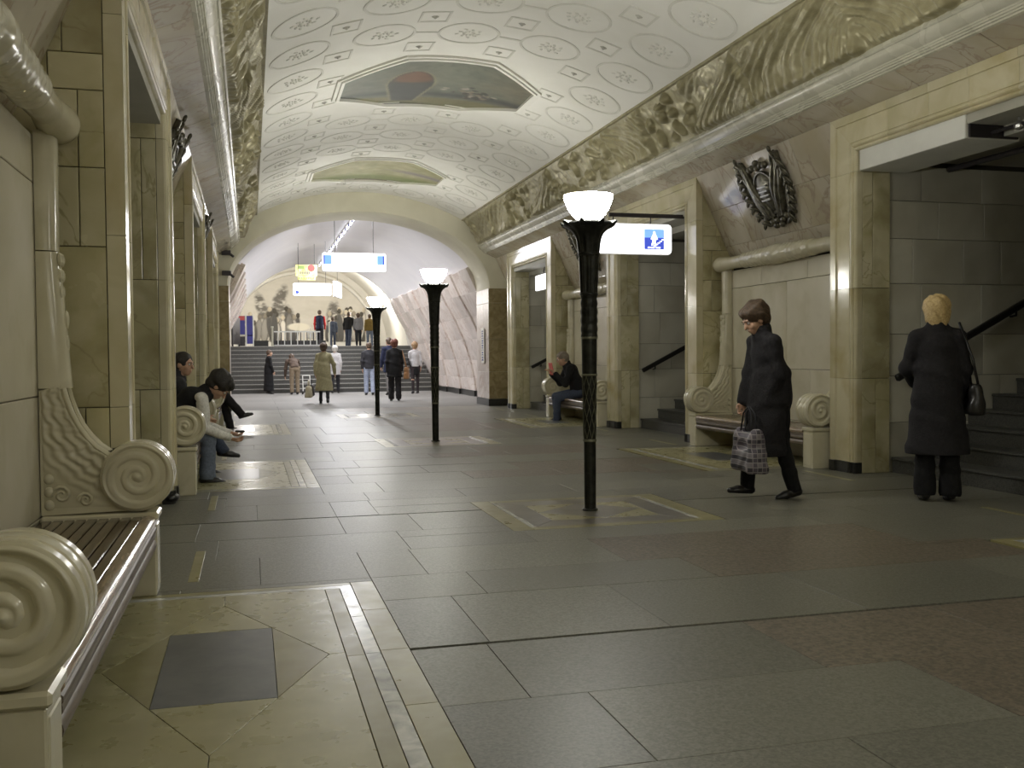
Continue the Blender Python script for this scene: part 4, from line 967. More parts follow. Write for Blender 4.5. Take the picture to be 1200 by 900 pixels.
# end mural: pale painted relief
nu, nv = 190, 130; X_ = np.linspace(-3.3, 3.4, nu)[:, None]; Z_ = np.linspace(ZL+.35, 5.30, nv)[None, :]
keep = (X_-XT)**2+(Z_-ZE)**2 < 3.62**2
c = np.zeros((nu, nv, 3))+np.array((.55, .51, .43)); n1 = blot((nu, nv), 9, 21); n2 = blot((nu, nv), 30, 22); c = mixc(c, (.64, .60, .52), n1*1.5-.4); dep = np.zeros((nu, nv))
for cx_, cz_, rx, rz_, an in ((-1.95, 3.75, .28, .75, .25), (-1.1, 3.95, .34, .95, -.35), (-1.45, 3.35, .40, .5, 0), (-.75, 3.35, .4, .55, .2), (1.55, 3.3, .35, .8, -.1), (2.3, 2.9, .4, .7, .3)):
    dx, dz = X_-cx_, Z_-cz_; e = ((dx*math.cos(an)+dz*math.sin(an))/rx)**2+((-dx*math.sin(an)+dz*math.cos(an))/rz_)**2; q = np.clip(1.25-e, 0, 1)*np.clip(n2*2.4-.55, 0, 1); c = mixc(c, (.15, .135, .11), np.clip(q*1.5, 0, 1))
np.random.seed(4)
for x0, x1, zb in ((-2.75, -.25, 2.0), (1.3, 3.0, 2.0)):
    for k in range(22):
        cx_ = np.random.uniform(x0, x1); hh = np.random.uniform(.95, 1.75); dx = X_-cx_; lean = np.random.uniform(-.2, .2)
        body = np.clip(1.2-((dx-lean*(Z_-zb-.4))/.15)**2-((Z_-zb-hh*.42)/(hh*.42))**2, 0, 1); head = np.clip(1.3-((dx-lean*hh*.6)/.09)**2-((Z_-zb-hh*.95)/.12)**2, 0, 1)
        sh = np.random.uniform(.12, 1.0); sh = sh if k % 3 else .02; col = (.72*sh+.07, .67*sh+.065, .58*sh+.055); c = mixc(c, (.13, .115, .095), np.clip(1.5-((dx-lean*(Z_-zb-.4))/.16)**2-((Z_-zb-hh*.42)/(hh*.43))**2, 0, 1)*2); c = mixc(c, col, body*3); c = mixc(c, (col[0]*.8, col[1]*.75, col[2]*.65), head*3); dep = np.maximum(dep, np.maximum(body, head)*.06)
c = mixc(c, (.74, .69, .56), np.clip(1.2-((X_+.15)/.55)**2-((Z_-2.75)/.2)**2, 0, 1)*2)
zc_ = np.where(keep, Z_, np.nan)
P = np.stack([X_+0*Z_, YE-.03-dep, Z_+0*X_], -1)
idx = -np.ones((nu, nv), int); cell = keep[:-1, :-1] & keep[1:, :-1] & keep[1:, 1:] & keep[:-1, 1:]
i = np.arange(nu*nv).reshape(nu, nv); Q = np.stack([i[:-1, :-1], i[1:, :-1], i[1:, 1:], i[:-1, 1:]], -1)[cell]
used = np.unique(Q); rm = -np.ones(nu*nv, int); rm[used] = np.arange(len(used))
link('end_mural', raw_mesh('end_mural', P.reshape(-1, 3)[used], rm[Q], M['paint'], True, c.reshape(-1, 3)[used]), label='pale mural of crowded figures and grey smoke on the end wall', cat='mural')
r = empty('dark_bundle', (-3.19, 8.62, 0), label='small black bundle on the floor beside the second left bench', cat='bag')
b = MB(); b.ball((0, 0, .045), (.07, .12, .045), 8); b.build('bundle', M['shoe'], r, smooth='all'); b = MB(); b.tube([(0, -.06, .07), (.02, 0, .10), (0, .06, .07)], .008, 6); b.build('strap', M['shoe'], r)
# ================================================================== PEOPLE (implicit surfaces, one closed mesh per body and per garment)
BIG = 9.0
def surfnet(F, o, h):
    Sg = F < 0; c = np.zeros(tuple(n-1 for n in F.shape), np.int8)
    for i in (0, 1):
        for j in (0, 1):
            for k in (0, 1): c += Sg[i:F.shape[0]-1+i, j:F.shape[1]-1+j, k:F.shape[2]-1+k]
    mk = (c > 0) & (c < 8); ii = np.argwhere(mk); idx = np.full(mk.shape, -1, np.int64); idx[mk] = np.arange(len(ii))
    acc = np.zeros((len(ii), 3)); cnt = np.zeros(len(ii)); cs = [(i, j, k) for i in (0, 1) for j in (0, 1) for k in (0, 1)]
    for a in cs:
        for ax in range(3):
            if a[ax]: continue
            b = list(a); b[ax] = 1
            f0 = F[ii[:, 0]+a[0], ii[:, 1]+a[1], ii[:, 2]+a[2]]; f1 = F[ii[:, 0]+b[0], ii[:, 1]+b[1], ii[:, 2]+b[2]]
            x = (f0 < 0) != (f1 < 0); t = np.where(x, f0/np.where(x, f0-f1, 1), 0)
            p = np.zeros((len(ii), 3)); p += a; p[:, ax] += t; acc += p*x[:, None]; cnt += x
    V = np.array(o)+h*(ii+acc/cnt[:, None]); Q = []
    for ax in range(3):
        b1, b2 = [(1, 2), (2, 0), (0, 1)][ax]
        sl0 = [slice(1, -1)]*3; sl1 = [slice(1, -1)]*3; sl0[ax] = slice(0, -1); sl1[ax] = slice(1, None)
        e = np.argwhere(Sg[tuple(sl0)] != Sg[tuple(sl1)]); 
        if len(e) == 0: continue
        g = e.copy(); g[:, b1] += 1; g[:, b2] += 1
        ins = Sg[g[:, 0], g[:, 1], g[:, 2]]
        def cell(d1, d2): q = g.copy(); q[:, b1] += d1; q[:, b2] += d2; return idx[q[:, 0], q[:, 1], q[:, 2]]
        q = np.stack([cell(-1, -1), cell(0, -1), cell(0, 0), cell(-1, 0)], 1); q[~ins] = q[~ins][:, ::-1]; Q.append(q)
    return V, np.concatenate(Q)
class SDF:
    def __init__(s, k=.03): s.p = []; s.cuts = []; s.k = k; s.wr = []
    def cap(s, a, b, ra, rb, q=1.0, k=None, sub=False): s.p.append(('c', np.array(a, float), np.array(b, float), ra, rb, q, s.k if k is None else k, sub)); return s
    def ell(s, c, r, A=None, k=None, sub=False): s.p.append(('e', np.array(c, float), np.array(r, float) if not np.isscalar(r) else np.array([r]*3, float), np.eye(3) if A is None else np.array(A, float), 0, 0, s.k if k is None else k, sub)); return s
    def cut(s, n, p): s.cuts.append((np.array(n, float), np.array(p, float))); return s      # removes the side n points to
    def wrinkle(s, amp, fx, fy, fz, ph=0): s.wr.append((amp, fx, fy, fz, ph)); return s
    def bounds(s):
        lo, hi = [], []
        for p in s.p:
            if p[7]: continue
            if p[0] == 'c': r = max(p[3], p[4])*max(1, p[5]); lo.append(np.minimum(p[1], p[2])-r); hi.append(np.maximum(p[1], p[2])+r)
            else: r = p[2].max(); lo.append(p[1]-r); hi.append(p[1]+r)
        return np.min(lo, 0), np.max(hi, 0)
    def mesh(s, h, name, mt):
        lo, hi = s.bounds(); pad = s.k+3*h; lo = lo-pad; hi = hi+pad; n = np.ceil((hi-lo)/h).astype(int)+1
        F = np.full(n, BIG, np.float32); ax = [np.float32(lo[i])+np.arange(n[i], dtype=np.float32)*np.float32(h) for i in range(3)]
        for p in s.p:
            k = max(p[6], 1e-4)
            if p[0] == 'c': r = max(p[3], p[4])*max(1, p[5]); a, b = np.minimum(p[1], p[2])-r, np.maximum(p[1], p[2])+r
            else: r = p[2].max(); a, b = p[1]-r, p[1]+r
            m_ = k+2.5*h; i0 = np.clip(np.floor((a-m_-lo)/h).astype(int), 0, n-1); i1 = np.clip(np.ceil((b+m_-lo)/h).astype(int)+1, 1, n)
            if (i1 <= i0).any(): continue
            X = ax[0][i0[0]:i1[0], None, None]; Y = ax[1][None, i0[1]:i1[1], None]; Z = ax[2][None, None, i0[2]:i1[2]]
            if p[0] == 'c':
                A_, B_ = p[1], p[2]; d = B_-A_; L2 = max(float(d@d), 1e-9); px, py, pz = X-A_[0], Y-A_[1], Z-A_[2]
                t = np.clip((px*d[0]+py*d[1]+pz*d[2])/L2, 0, 1); ex, ey, ez = px-t*d[0], (py-t*d[1])/p[5], pz-t*d[2]
                D = (np.sqrt(ex*ex+ey*ey+ez*ez)-(p[3]+(p[4]-p[3])*t))*min(1, p[5])
            else:
                A = p[3]; px, py, pz = X-p[1][0], Y-p[1][1], Z-p[1][2]; q = [px*A[i][0]+py*A[i][1]+pz*A[i][2] for i in range(3)]; R_ = p[2]
                k0 = np.sqrt(sum((q[i]/R_[i])**2 for i in range(3))); k1 = np.sqrt(sum((q[i]/R_[i]**2)**2 for i in range(3))); D = k0*(k0-1)/np.maximum(k1, 1e-6)
            sl = tuple(slice(i0[i], i1[i]) for i in range(3)); G = F[sl]
            if p[7]: hh = np.clip(.5-.5*(G+D)/k, 0, 1); F[sl] = G+(-D-G)*hh+k*hh*(1-hh)
            else: hh = np.clip(.5+.5*(D-G)/k, 0, 1); F[sl] = D+(G-D)*hh-k*hh*(1-hh)
        X, Y, Z = ax[0][:, None, None], ax[1][None, :, None], ax[2][None, None, :]
        for amp, fx, fy, fz, ph in s.wr: F += np.float32(amp)*np.sin(fx*X+fy*Y+fz*Z+ph+1.3*np.sin(.6*fz*Z+.5*fx*X-.4*fy*Y))
        for nn, p in s.cuts: F = np.maximum(F, nn[0]*(X-p[0])+nn[1]*(Y-p[1])+nn[2]*(Z-p[2]))
        F[0] = F[-1] = BIG; F[:, 0] = F[:, -1] = BIG; F[:, :, 0] = F[:, :, -1] = BIG
        V, Q = surfnet(F, lo, h); return raw_mesh(name, V, Q, mt, True)
def rotm(yaw_, pit, rol=0):
    """rows: right, forward, up of a head turned by yaw (left +), pitched down by pit, rolled"""
    Mx = Matrix.Rotation(yaw_, 3, 'Z') @ Matrix.Rotation(-pit, 3, 'X') @ Matrix.Rotation(rol, 3, 'Y')
    return np.array(Mx.transposed())
def skeleton(H, male=True, lean=0, slump=None, head=(0, 0), arms=None, legs=None, seat=None, abd=.10, turn=0):
    """joints of a figure facing +Y. angles in radians, absolute from hanging down (forward +)
       arms: {side: (upper flex, out, forearm flex, in)}, legs: {side: (thigh flex, shin flex, out)}"""
    J = {}; slump = lean if slump is None else slump
    hipz = .52*H; P = np.array([0, 0, hipz]); u1 = np.array([0, math.sin(lean), math.cos(lean)]); u2 = np.array([0, math.sin(slump), math.cos(slump)])
    J['pel'] = P; J['waist'] = P+u1*.10*H; J['chest'] = J['waist']+u1*.07*H+u2*.06*H; J['top'] = J['chest']+u2*.075*H
    hn = np.array([0, math.sin(slump*.7+.12), math.cos(slump*.7+.12)]); J['neck'] = J['top']+hn*.03*H
    A = rotm(head[0], head[1]+0); J['A'] = A; J['hs'] = H*.143/.225; J['head'] = J['neck']+hn*.045*H+.052*J['hs']*A[2]*.9+.012*A[1]*J['hs']
    sw = (.109 if male else .094)*H; hw = .052*H
    for s, nm in ((-1, 'L'), (1, 'R')):
        ct, st = math.cos(turn), math.sin(turn)
        sh = J['top']-u2*.018*H+np.array([s*sw*ct, s*sw*st, 0]); J['sh'+nm] = sh; uf, ua, ff, fi = (arms or {}).get(nm, (0, abd, .15, .05))
        el = sh+.175*H*np.array([s*math.sin(ua), math.sin(uf)*math.cos(ua), -math.cos(uf)*math.cos(ua)]); wr = el+.150*H*np.array([-s*math.sin(fi), math.sin(ff)*math.cos(fi), -math.cos(ff)*math.cos(fi)])
        J['el'+nm], J['wr'+nm] = el, wr
        hp = P+np.array([s*hw, 0, -.005*H]); tf, sf, o = (legs or {}).get(nm, (0, 0, .02)); kn = hp+.245*H*np.array([s*math.sin(o), math.sin(tf)*math.cos(o), -math.cos(tf)*math.cos(o)])
        an = kn+.238*H*np.array([s*math.sin(o)*.3, math.sin(sf), -math.cos(sf)]); J['hp'+nm], J['kn'+nm], J['an'+nm] = hp, kn, an
    lowest = min(J['anL'][2], J['anR'][2]) if seat is None else None
    dz = (.047*H-lowest) if seat is None else (seat+.058*H-hipz)
    for k in J:
        if k not in ('A', 'hs'): J[k] = J[k]+np.array([0, 0, dz])
    J['H'] = H; J['male'] = male; return J
def add_head(b, J, fine=True):
    c, A, s = J['head'], J['A'], J['hs']; L = lambda x, y, z: c+s*(A[0]*x+A[1]*y+A[2]*z); r = lambda *q: [s*v for v in q]
    b.ell(L(0, -.012, .028), r(.073, .093, .083), A, k=.02); b.ell(L(0, .018, -.03), r(.060, .072, .080), A, k=.02); b.ell(L(0, .050, -.083), r(.030, .030, .026), A, k=.025)
    b.cap(J['neck']-(J['head']-J['neck'])*.35, L(0, -.025, -.055), .052*s, .049*s, k=.02)
    if fine:
        b.cap(L(0, .086, .012), L(0, .108, -.026), .008*s, .0125*s, k=.010); b.ell(L(0, .080, .026), r(.045, .016, .010), A, k=.012)
        for e in (-1, 1):
            b.ell(L(e*.030, .092, .008), r(.014, .012, .010), A, k=.008, sub=True); b.ell(L(e*.073, -.005, -.012), r(.010, .022, .031), A, k=.008); b.ell(L(e*.038, .058, -.028), r(.020, .018, .018), A, k=.02)
        b.ell(L(0, .088, -.055), r(.023, .010, .006), A, k=.004); b.ell(L(0, .086, -.067), r(.019, .010, .007), A, k=.004)
    return L
def add_hand(b, J, nm, curl=.5, palm=None, sc=1.0):
    """palm and five fingers beyond the wrist; curl 0..1"""
    H = J['H']; w_, e_ = J['wr'+nm], J['el'+nm]; d = (w_-e_)/np.linalg.norm(w_-e_); s = 1 if nm == 'R' else -1
    n = np.array(palm if palm is not None else (-s, 0, 0.0), float); n = n-d*(n@d); n /= np.linalg.norm(n)+1e-9; l = np.cross(d, n)*(s)
    if l[1] < 0 and palm is None: l = -l
    z = H/1.7*sc; p = w_+d*.045*z
    b.cap(w_-d*.02, w_+d*.01*z, .026*z, .026*z, k=.012); b.cap(p-l*.020*z-d*.02*z, p-l*.022*z+d*.035*z, .0175*z, .015*z, k=.012); b.cap(p+l*.014*z-d*.02*z, p+l*.022*z+d*.035*z, .0185*z, .015*z, k=.012)
    for i, (o, ln) in enumerate(((.030, .072), (.010, .080), (-.011, .075), (-.031, .058))):
        q = p+l*o*z+d*.040*z; a = 0
        for j, f in enumerate((.45, .32, .23)):
            a += curl*(.75, 1.0, .8)[j]; dd = d*math.cos(a)+n*math.sin(a); q2 = q+dd*ln*f*z; b.cap(q, q2, (.0090-.0008*j)*z, (.0086-.0009*j)*z, k=.004); q = q2
    q = p+l*.030*z-d*.020*z; dd = l*.75+d*.55+n*.35; dd /= np.linalg.norm(dd); q2 = q+dd*.034*z; b.cap(q, q2, .0125*z, .0105*z, k=.008)
    d3 = d*.85+n*.45+l*.15; d3 /= np.linalg.norm(d3); b.cap(q2, q2+d3*.030*z, .0100*z, .0080*z, k=.005)
def foot_dir(J, nm):
    v = J['an'+nm]-J['kn'+nm]; return v/np.linalg.norm(v)
def person(label, loc, rz, J, wear, h=.012, hb=None, group=None, hands=None, face=True, toe=None, shoe='shoe', heel=0, fine=None):
    """body (one mesh), then the garments as children"""
    root = empty('person', loc, rz, label=label, cat='person', group=group); H = J['H']; m_ = J['male']; z = H/1.7; hb = hb or h
    b = SDF(.03*z); fine = face if fine is None else fine
    b.cap(J['pel'], J['waist'], .125*z, .112*z, .75); b.cap(J['waist'], J['chest'], .112*z, .135*z, .72); b.cap(J['chest'], J['top'], .130*z, .085*z, .70)
    for nm in 'LR':
        so = J['sh'+nm]-np.array([0, 0, .016*z]); b.cap(J['chest']*.3+J['top']*.7, so, .046*z, .040*z, k=.015); b.cap(so, J['el'+nm], .040*z, .033*z, k=.015); b.cap(J['el'+nm], J['wr'+nm], .034*z, .025*z, k=.015)
        b.cap(J['hp'+nm], J['kn'+nm], .082*z, .053*z); b.cap(J['kn'+nm], J['an'+nm], .052*z, .036*z, k=.015)
        t = np.array(toe[nm] if toe and nm in toe else (0, .97, -.12)); t = t/np.linalg.norm(t); dn = np.array([0, 0, -1.0]); dn = dn-t*(dn@t); dn /= np.linalg.norm(dn); b.cap(J['an'+nm]+dn*.02*z, J['an'+nm]+t*.12*z+dn*.038*z, .026*z, .018*z, k=.01)
        add_hand(b, J, nm, *((hands or {}).get(nm, (.45, None))))
    L = add_head(b, J, fine); s = J['hs']; A = J['A']
    link('body', b.mesh(hb, 'body', M['skin']), root)
    if face:
        for e in (-1, 1):
            eb = MB(); rot = Matrix(A.tolist()).transposed().to_4x4(); eb.ball(L(e*.030, .0800, .008).tolist(), .0112*s, 8); ey = eb.build('eye', M['eye'], root, smooth='all')
            eb = MB(); eb.ball(L(e*.030, .0882, .008).tolist(), .0058*s, 6); eb.build('iris', M['iris'], ey, smooth='all')
            eb = MB(); eb.tube([L(e*.014, .098, .026).tolist(), L(e*.03, .097, .030).tolist(), L(e*.048, .086, .025).tolist()], [.003*s, .004*s, .002*s], 5); eb.build('eyebrow', M[wear['hair'][0]], root, smooth='all')
    # ---- clothes
    W_ = wear; rel = np.array([0, 0, 1.0])
    if 'trousers' in W_:
        c = W_['trousers']; mt, rk, ra = c[0], c[1]*z, c[2]*z; g = SDF(.03*z)
        g.cap(J['pel'], J['waist']*.6+J['pel']*.4, .135*z, .125*z, .80)
        for nm in 'LR':
            g.cap(J['hp'+nm], J['kn'+nm], .097*z, rk); g.cap(J['kn'+nm], J['an'+nm], rk, ra, k=.012)
            d = foot_dir(J, nm); g.cap(J['an'+nm]+d*(.13+.012)*z, J['an'+nm]+d*.35*z, .13*z, .13*z, k=.006, sub=True)
        g.wrinkle(.0035*z, 9, 14, 38); gm = g
        # hems
        link('trousers', gm.mesh(h, 'trousers', M[mt]), root)
    if 'skirt' in W_:
        mt, zh, rh = W_['skirt']; g = SDF(.02); a = J['waist']; mid = (J['knL']+J['knR'])/2; t = (a[2]-zh)/(a[2]-mid[2]); e = a+(mid-a)*t
        g.cap(a, e-np.array([0, 0, .12]), .120*z, rh*z*1.05, .78).cut((0, 0, -1), (0, 0, zh)); g.cut((0, 0, 1), a+np.array([0, 0, .02])); link('skirt', g.mesh(h, 'skirt', M[mt]), root)
    if 'shoes' not in W_ or W_['shoes']:
        mt = (W_.get('shoes') or shoe)
        for nm in 'LR':
            g = SDF(.015*z); t = np.array(toe[nm] if toe and nm in toe else (0, .97, -.12)); t = t/np.linalg.norm(t); a = J['an'+nm]; dn = np.array([0, 0, -1.0]); dn = dn-t*(dn@t); dn /= np.linalg.norm(dn)
            g.cap(a-dn*.01*z, a+t*.02*z+dn*.022*z, .046*z, .041*z); g.cap(a-t*.035*z+dn*.030*z, a+t*.09*z+dn*.036*z, .038*z, .038*z, k=.02); g.cap(a+t*.09*z+dn*.038*z, a+t*.165*z+dn*.045*z, .038*z, .028*z, k=.02)
            g.cut(dn, a+dn*(.066*z+heel*0)); 
            if heel: g.cap(a-t*.035*z+dn*.05*z, a-t*.035*z+dn*(.064*z), .022*z, .020*z)
            link('shoe', g.mesh(min(h, .010), 'shoe', M[mt]), root)
    if 'top' in W_:                                 # dict(mat, hem, flare, sleeve, collar, loose, sleeves)
        t = W_['top']; lo_ = t.get('loose', .025)*z; g = SDF(t.get('k', .035)*z); mt = t['mat']; hem = t.get('hem', .50)
        fm = 1.0 if m_ else .90; g.cap(J['waist'], J['chest'], .110*z*fm+lo_, .132*z*fm+lo_*.8, .80); g.cap(J['chest'], J['top'], .128*z*fm+lo_*.7, .075*z+lo_*.4, .78)
        g.cap(J['pel'], J['waist'], .133*z+lo_, .118*z+lo_, .80)
        for nm in 'LR':
            g.cap(J['top'], J['sh'+nm]-np.array([0, 0, .012*z]), .058*z+lo_*.2, .052*z+lo_*.2)
            if t.get('sleeves', True):
                e_ = J['wr'+nm]-(J['wr'+nm]-J['el'+nm])*.04; g.cap(J['sh'+nm]-np.array([0, 0, .012*z]), J['el'+nm], .054*z+lo_*.25, .046*z+lo_*.3); g.cap(J['el'+nm], e_, .046*z+lo_*.3, .040*z+lo_*.25)
        if 'coat' in t:                             # skirt of the coat down to the hem
            zh, rh, q = t['coat']; mid = (J['knL']+J['knR'])/2; a = J['waist']; f = (a[2]-zh)/max(.05, a[2]-mid[2]); e = a+(mid-a)*f
            e = e+np.array(t.get('sway', (0, 0, 0))); dn = (e-a)/np.linalg.norm(e-a)
            g.cap(a, e+dn*.10, .122*z+lo_, rh*z+.02, q, k=.05*z)
            g.cut((0, 0, -1), (0, 0, zh)); 
        else:
            u = J['waist']-J['pel']; u = u/np.linalg.norm(u); g.cut(-u, J['pel']-u*t.get('below', .03)*H)
        if t.get('collar'):
            ch = t['collar']*z; up_ = (J['neck']-J['top'])/np.linalg.norm(J['neck']-J['top']); g.cap(J['top']+up_*.01, J['neck']+up_*ch*.45+np.array([0, -.015, 0])*z, .085*z, .082*z, 1.0, k=.02)
            g.cap(J['neck']+up_*(ch*.2), J['neck']+up_*(ch+.08), .060*z, .068*z, 1.0, k=.012, sub=True)
        g.wrinkle(t.get('wr', .004)*z, 11, 7, 30); g.wrinkle(t.get('wr', .004)*.7*z, 26, 17, 9, 1.7)
        me = g.mesh(h, t.get('name', 'jacket'), M[mt]); tp = link(t.get('name', 'jacket'), me, root)
        if t.get('vest'):                           # sleeves of another colour
            g = SDF(.02*z)
            for nm in 'LR': g2 = g.cap(J['sh'+nm], J['el'+nm], .062*z, .050*z); g.cap(J['el'+nm], J['wr'+nm], .050*z, .038*z)
            g.wrinkle(.004*z, 10, 30, 30); link('sleeves', g.mesh(h, 'sleeves', M[t['vest']]), root)
    if 'hair' in W_:
        mt, style = W_['hair']; g = SDF(.02*s)
        R_ = lambda *q: [s*v for v in q]
        g.ell(L(0, -.018, .034), R_(.084, .101, .090), A); g.ell(L(0, -.045, -.01), R_(.076, .070, .075), A)
        if style in ('bob', 'bobfull'):
            for e in (-1, 1): g.cap(L(e*.062, -.01, .02), L(e*.066, -.006, -.075), .030*s, .026*s); g.cap(L(e*.03, -.065, .0), L(e*.034, -.07, -.10), .040*s, .030*s)
            g.ell(L(0, -.06, -.07), R_(.07, .045, .06), A)
        if style == 'full': g.ell(L(0, -.03, .048), R_(.104, .120, .100), A); g.ell(L(0, .045, .085), R_(.07, .05, .035), A); g.ell(L(0, -.06, -.02), R_(.085, .06, .07), A); g.ell(L(0, .05, .075), R_(.06, .04, .03), A)
        if style == 'bobfull': g.ell(L(0, -.02, .035), R_(.100, .112, .098), A); g.ell(L(0, -.05, -.04), R_(.088, .07, .075), A)
        # leave the face free
        g.ell(L(0, .085, -.035), R_(.062, .075, .082), A, k=.012*s, sub=True); g.ell(L(0, .10, .0), R_(.058, .05, .055), A, k=.012*s, sub=True)
        if style == 'short':
            for e in (-1, 1): g.ell(L(e*.085, .03, -.04), R_(.035, .06, .045), A, k=.01*s, sub=True)
        g.wrinkle(.004*s, 60, 45, 20); g.wrinkle(.0025*s, 90, -40, 70, 2)
        link('hair', g.mesh(min(h, .010) if h < .013 else h, 'hair', M[mt]), root)
    return root
for n_, c1, c2 in (('hair_black', (.012, .010, .009), (.03, .024, .02)), ('hair_brown', (.045, .027, .015), (.10, .062, .035)), ('hair_blonde', (.42, .29, .12), (.62, .47, .23)),
                   ('hair_red', (.13, .04, .025), (.20, .07, .045)), ('hair_white', (.55, .52, .46), (.7, .68, .62)), ('hair_grey', (.16, .13, .10), (.26, .22, .17)), ('hair_fair', (.25, .15, .07), (.38, .25, .13))):
    M[n_] = mat(n_, c1, c2, 60, rough=.55, bump=.3, bscale=120)
for n_, c1 in (('black', (.012, .012, .013)), ('charcoal', (.028, .028, .032)), ('soft_black', (.018, .017, .019)), ('navy', (.02, .024, .05)), ('denim', (.13, .155, .21)), ('dark_denim', (.05, .062, .095)), ('pale_denim', (.30, .34, .44)),
               ('khaki', (.29, .27, .165)), ('grey', (.13, .125, .12)), ('light_grey', (.42, .41, .41)), ('white', (.62, .61, .58)), ('brown', (.085, .062, .048)), ('tan_trousers', (.22, .175, .12)),
               ('mustard', (.17, .12, .035)), ('red', (.45, .03, .035)), ('slate', (.085, .10, .14)), ('tights', (.035, .028, .03)), ('plum', (.05, .03, .035)), ('green_grey', (.08, .085, .06))): cloth('cloth_'+n_, c1)
M['tan_leather'] = mat('tan_leather', (.30, .15, .06), (.38, .20, .09), 9, rough=.45)
M['pale_bag'] = mat('pale_bag', (.42, .38, .26), (.5, .46, .34), 9, rough=.5)
def plaid(name):
    mt, nt, b = nodes(name); N = nt.nodes.new; L = nt.links.new; tc = N('ShaderNodeTexCoord')
    def waves(axis, sc, a, bb):
        w_ = N('ShaderNodeTexWave'); w_.wave_type = 'BANDS'; w_.bands_direction = axis; w_.inputs['Scale'].default_value = sc; L(tc.outputs['Object'], w_.inputs['Vector'])
        r = N('ShaderNodeValToRGB'); r.color_ramp.elements[0].position = a; r.color_ramp.elements[1].position = bb; L(w_.outputs['Fac'], r.inputs[0]); return r.outputs[0]
    def mix(f, A, c):
        x = N('ShaderNodeMix'); x.data_type = 'RGBA'; L(f, x.inputs[0]); x.inputs[7].default_value = (*c, 1)
        if isinstance(A, tuple): x.inputs[6].default_value = (*A, 1)
        else: L(A, x.inputs[6])
        return x.outputs[2]
    c = mix(waves('Z', 4.2, .5, .6), (.20, .18, .20), (.055, .05, .065)); c = mix(waves('Y', 4.2, .62, .7), c, (.10, .085, .11)); c = mix(waves('Z', 8.4, .93, .97), c, (.34, .32, .32)); c = mix(waves('Y', 8.4, .93, .97), c, (.30, .27, .29))
    L(c, b.inputs['Base Color']); b.inputs['Roughness'].default_value = .6; return mt
M['plaid'] = plaid('plaid_cloth')
def bag(name, label, loc, rz, size, mt, handles=2, drop=.25, strap=None, h=.012):
    r = empty(name, loc, rz, label=label, cat='bag'); a, b_, c_ = size
    g = SDF(.055)
    for x in (-1, 1):
        for y in (-1, 1):
            g.cap((x*(a/2-.03), y*(b_/2-.025), .03), (x*(a/2-.045), y*(b_/2-.03)*.55, c_-.03), .03, .022)
    g.cap((-a/2+.06, 0, c_*.4), (a/2-.06, 0, c_*.4), b_*.42, b_*.42); g.cap((-a/2+.06, 0, c_*.75), (a/2-.06, 0, c_*.75), b_*.36, b_*.36); g.cap((-a/2+.05, 0, .05), (a/2-.05, 0, .05), b_*.45, b_*.45)
    g.cut((0, 0, -1), (0, 0, 0)); g.cut((0, 0, 1), (0, 0, c_)); g.wrinkle(.004, 25, 30, 22)
    link('bag_body', g.mesh(h, 'bag_body', M[mt]), r)
    for k in range(handles):
        y = (k-.5*(handles-1))*.05; mb = MB(); mb.tube([(-a*.28, y, c_-.03), (-a*.2, y*.6, c_+drop*.7), (0, y*.3, c_+drop), (a*.2, y*.6, c_+drop*.7), (a*.28, y, c_-.03)], .007, 6); mb.build('handle', M[mt] if mt != 'plaid' else M['cloth_charcoal'], r, smooth='all')
    if strap: mb = MB(); mb.tube(strap, .011, 6); mb.build('strap', M[mt], r, smooth='all')
    return r
R = math.radians
FAR = .016
# 1 woman walking left with a plaid bag (profile)
J = skeleton(1.63, False, R(6), R(17), (0, R(30)), {'L': (R(-8), R(5), R(20), .32), 'R': (R(9), R(3), R(15), .05)}, {'L': (R(-5), R(-17), .0), 'R': (R(24), R(4), .0)})
person('woman in a long dark coat walking left with a plaid bag', (1.68, 7.34, 0), R(90), J,
       dict(top=dict(mat='cloth_soft_black', coat=(.36, .195, 1.0), collar=.075, loose=.045, name='coat', sway=(0, .02, 0)), trousers=('cloth_black', .068, .062), hair=('hair_brown', 'full')),
       h=.009, hb=.0075, toe={'L': (0, .95, -.16), 'R': (0, .97, .08)}, hands={'L': (.9, None), 'R': (.9, None)})
bag('plaid_bag', 'dark checked shopping bag carried by the walking woman', (1.40, 7.23, .24), R(84), (.40, .16, .36), 'plaid', 2, .17)
# 2 fair-haired woman seen from behind at the steps
J = skeleton(1.63, False, R(1), R(3), (R(4), R(4)), {'L': (R(12), R(14), R(58), R(25)), 'R': (R(-2), R(9), R(20), .05)}, {'L': (R(1), R(-1), .02), 'R': (R(0), R(-2), .02)})
person('fair-haired woman in a long black coat standing before the near right steps', (2.83, 6.76, 0), R(-26), J,
       dict(top=dict(mat='cloth_soft_black', coat=(.385, .25, .80), collar=.03, loose=.05, name='coat'), trousers=('cloth_black', .078, .088), hair=('hair_blonde', 'bobfull')), h=.009, hb=.0075, heel=1)
bag('shoulder_bag', 'black shoulder bag at the right side of the fair-haired woman', (3.06, 6.63, .70), R(64), (.30, .11, .25), 'shoe', 0, .2,
    strap=[(-.09, -.02, .22), (-.07, .02, .45), (-.02, .11, .74), (.03, .05, .60), (.09, -.01, .22)])
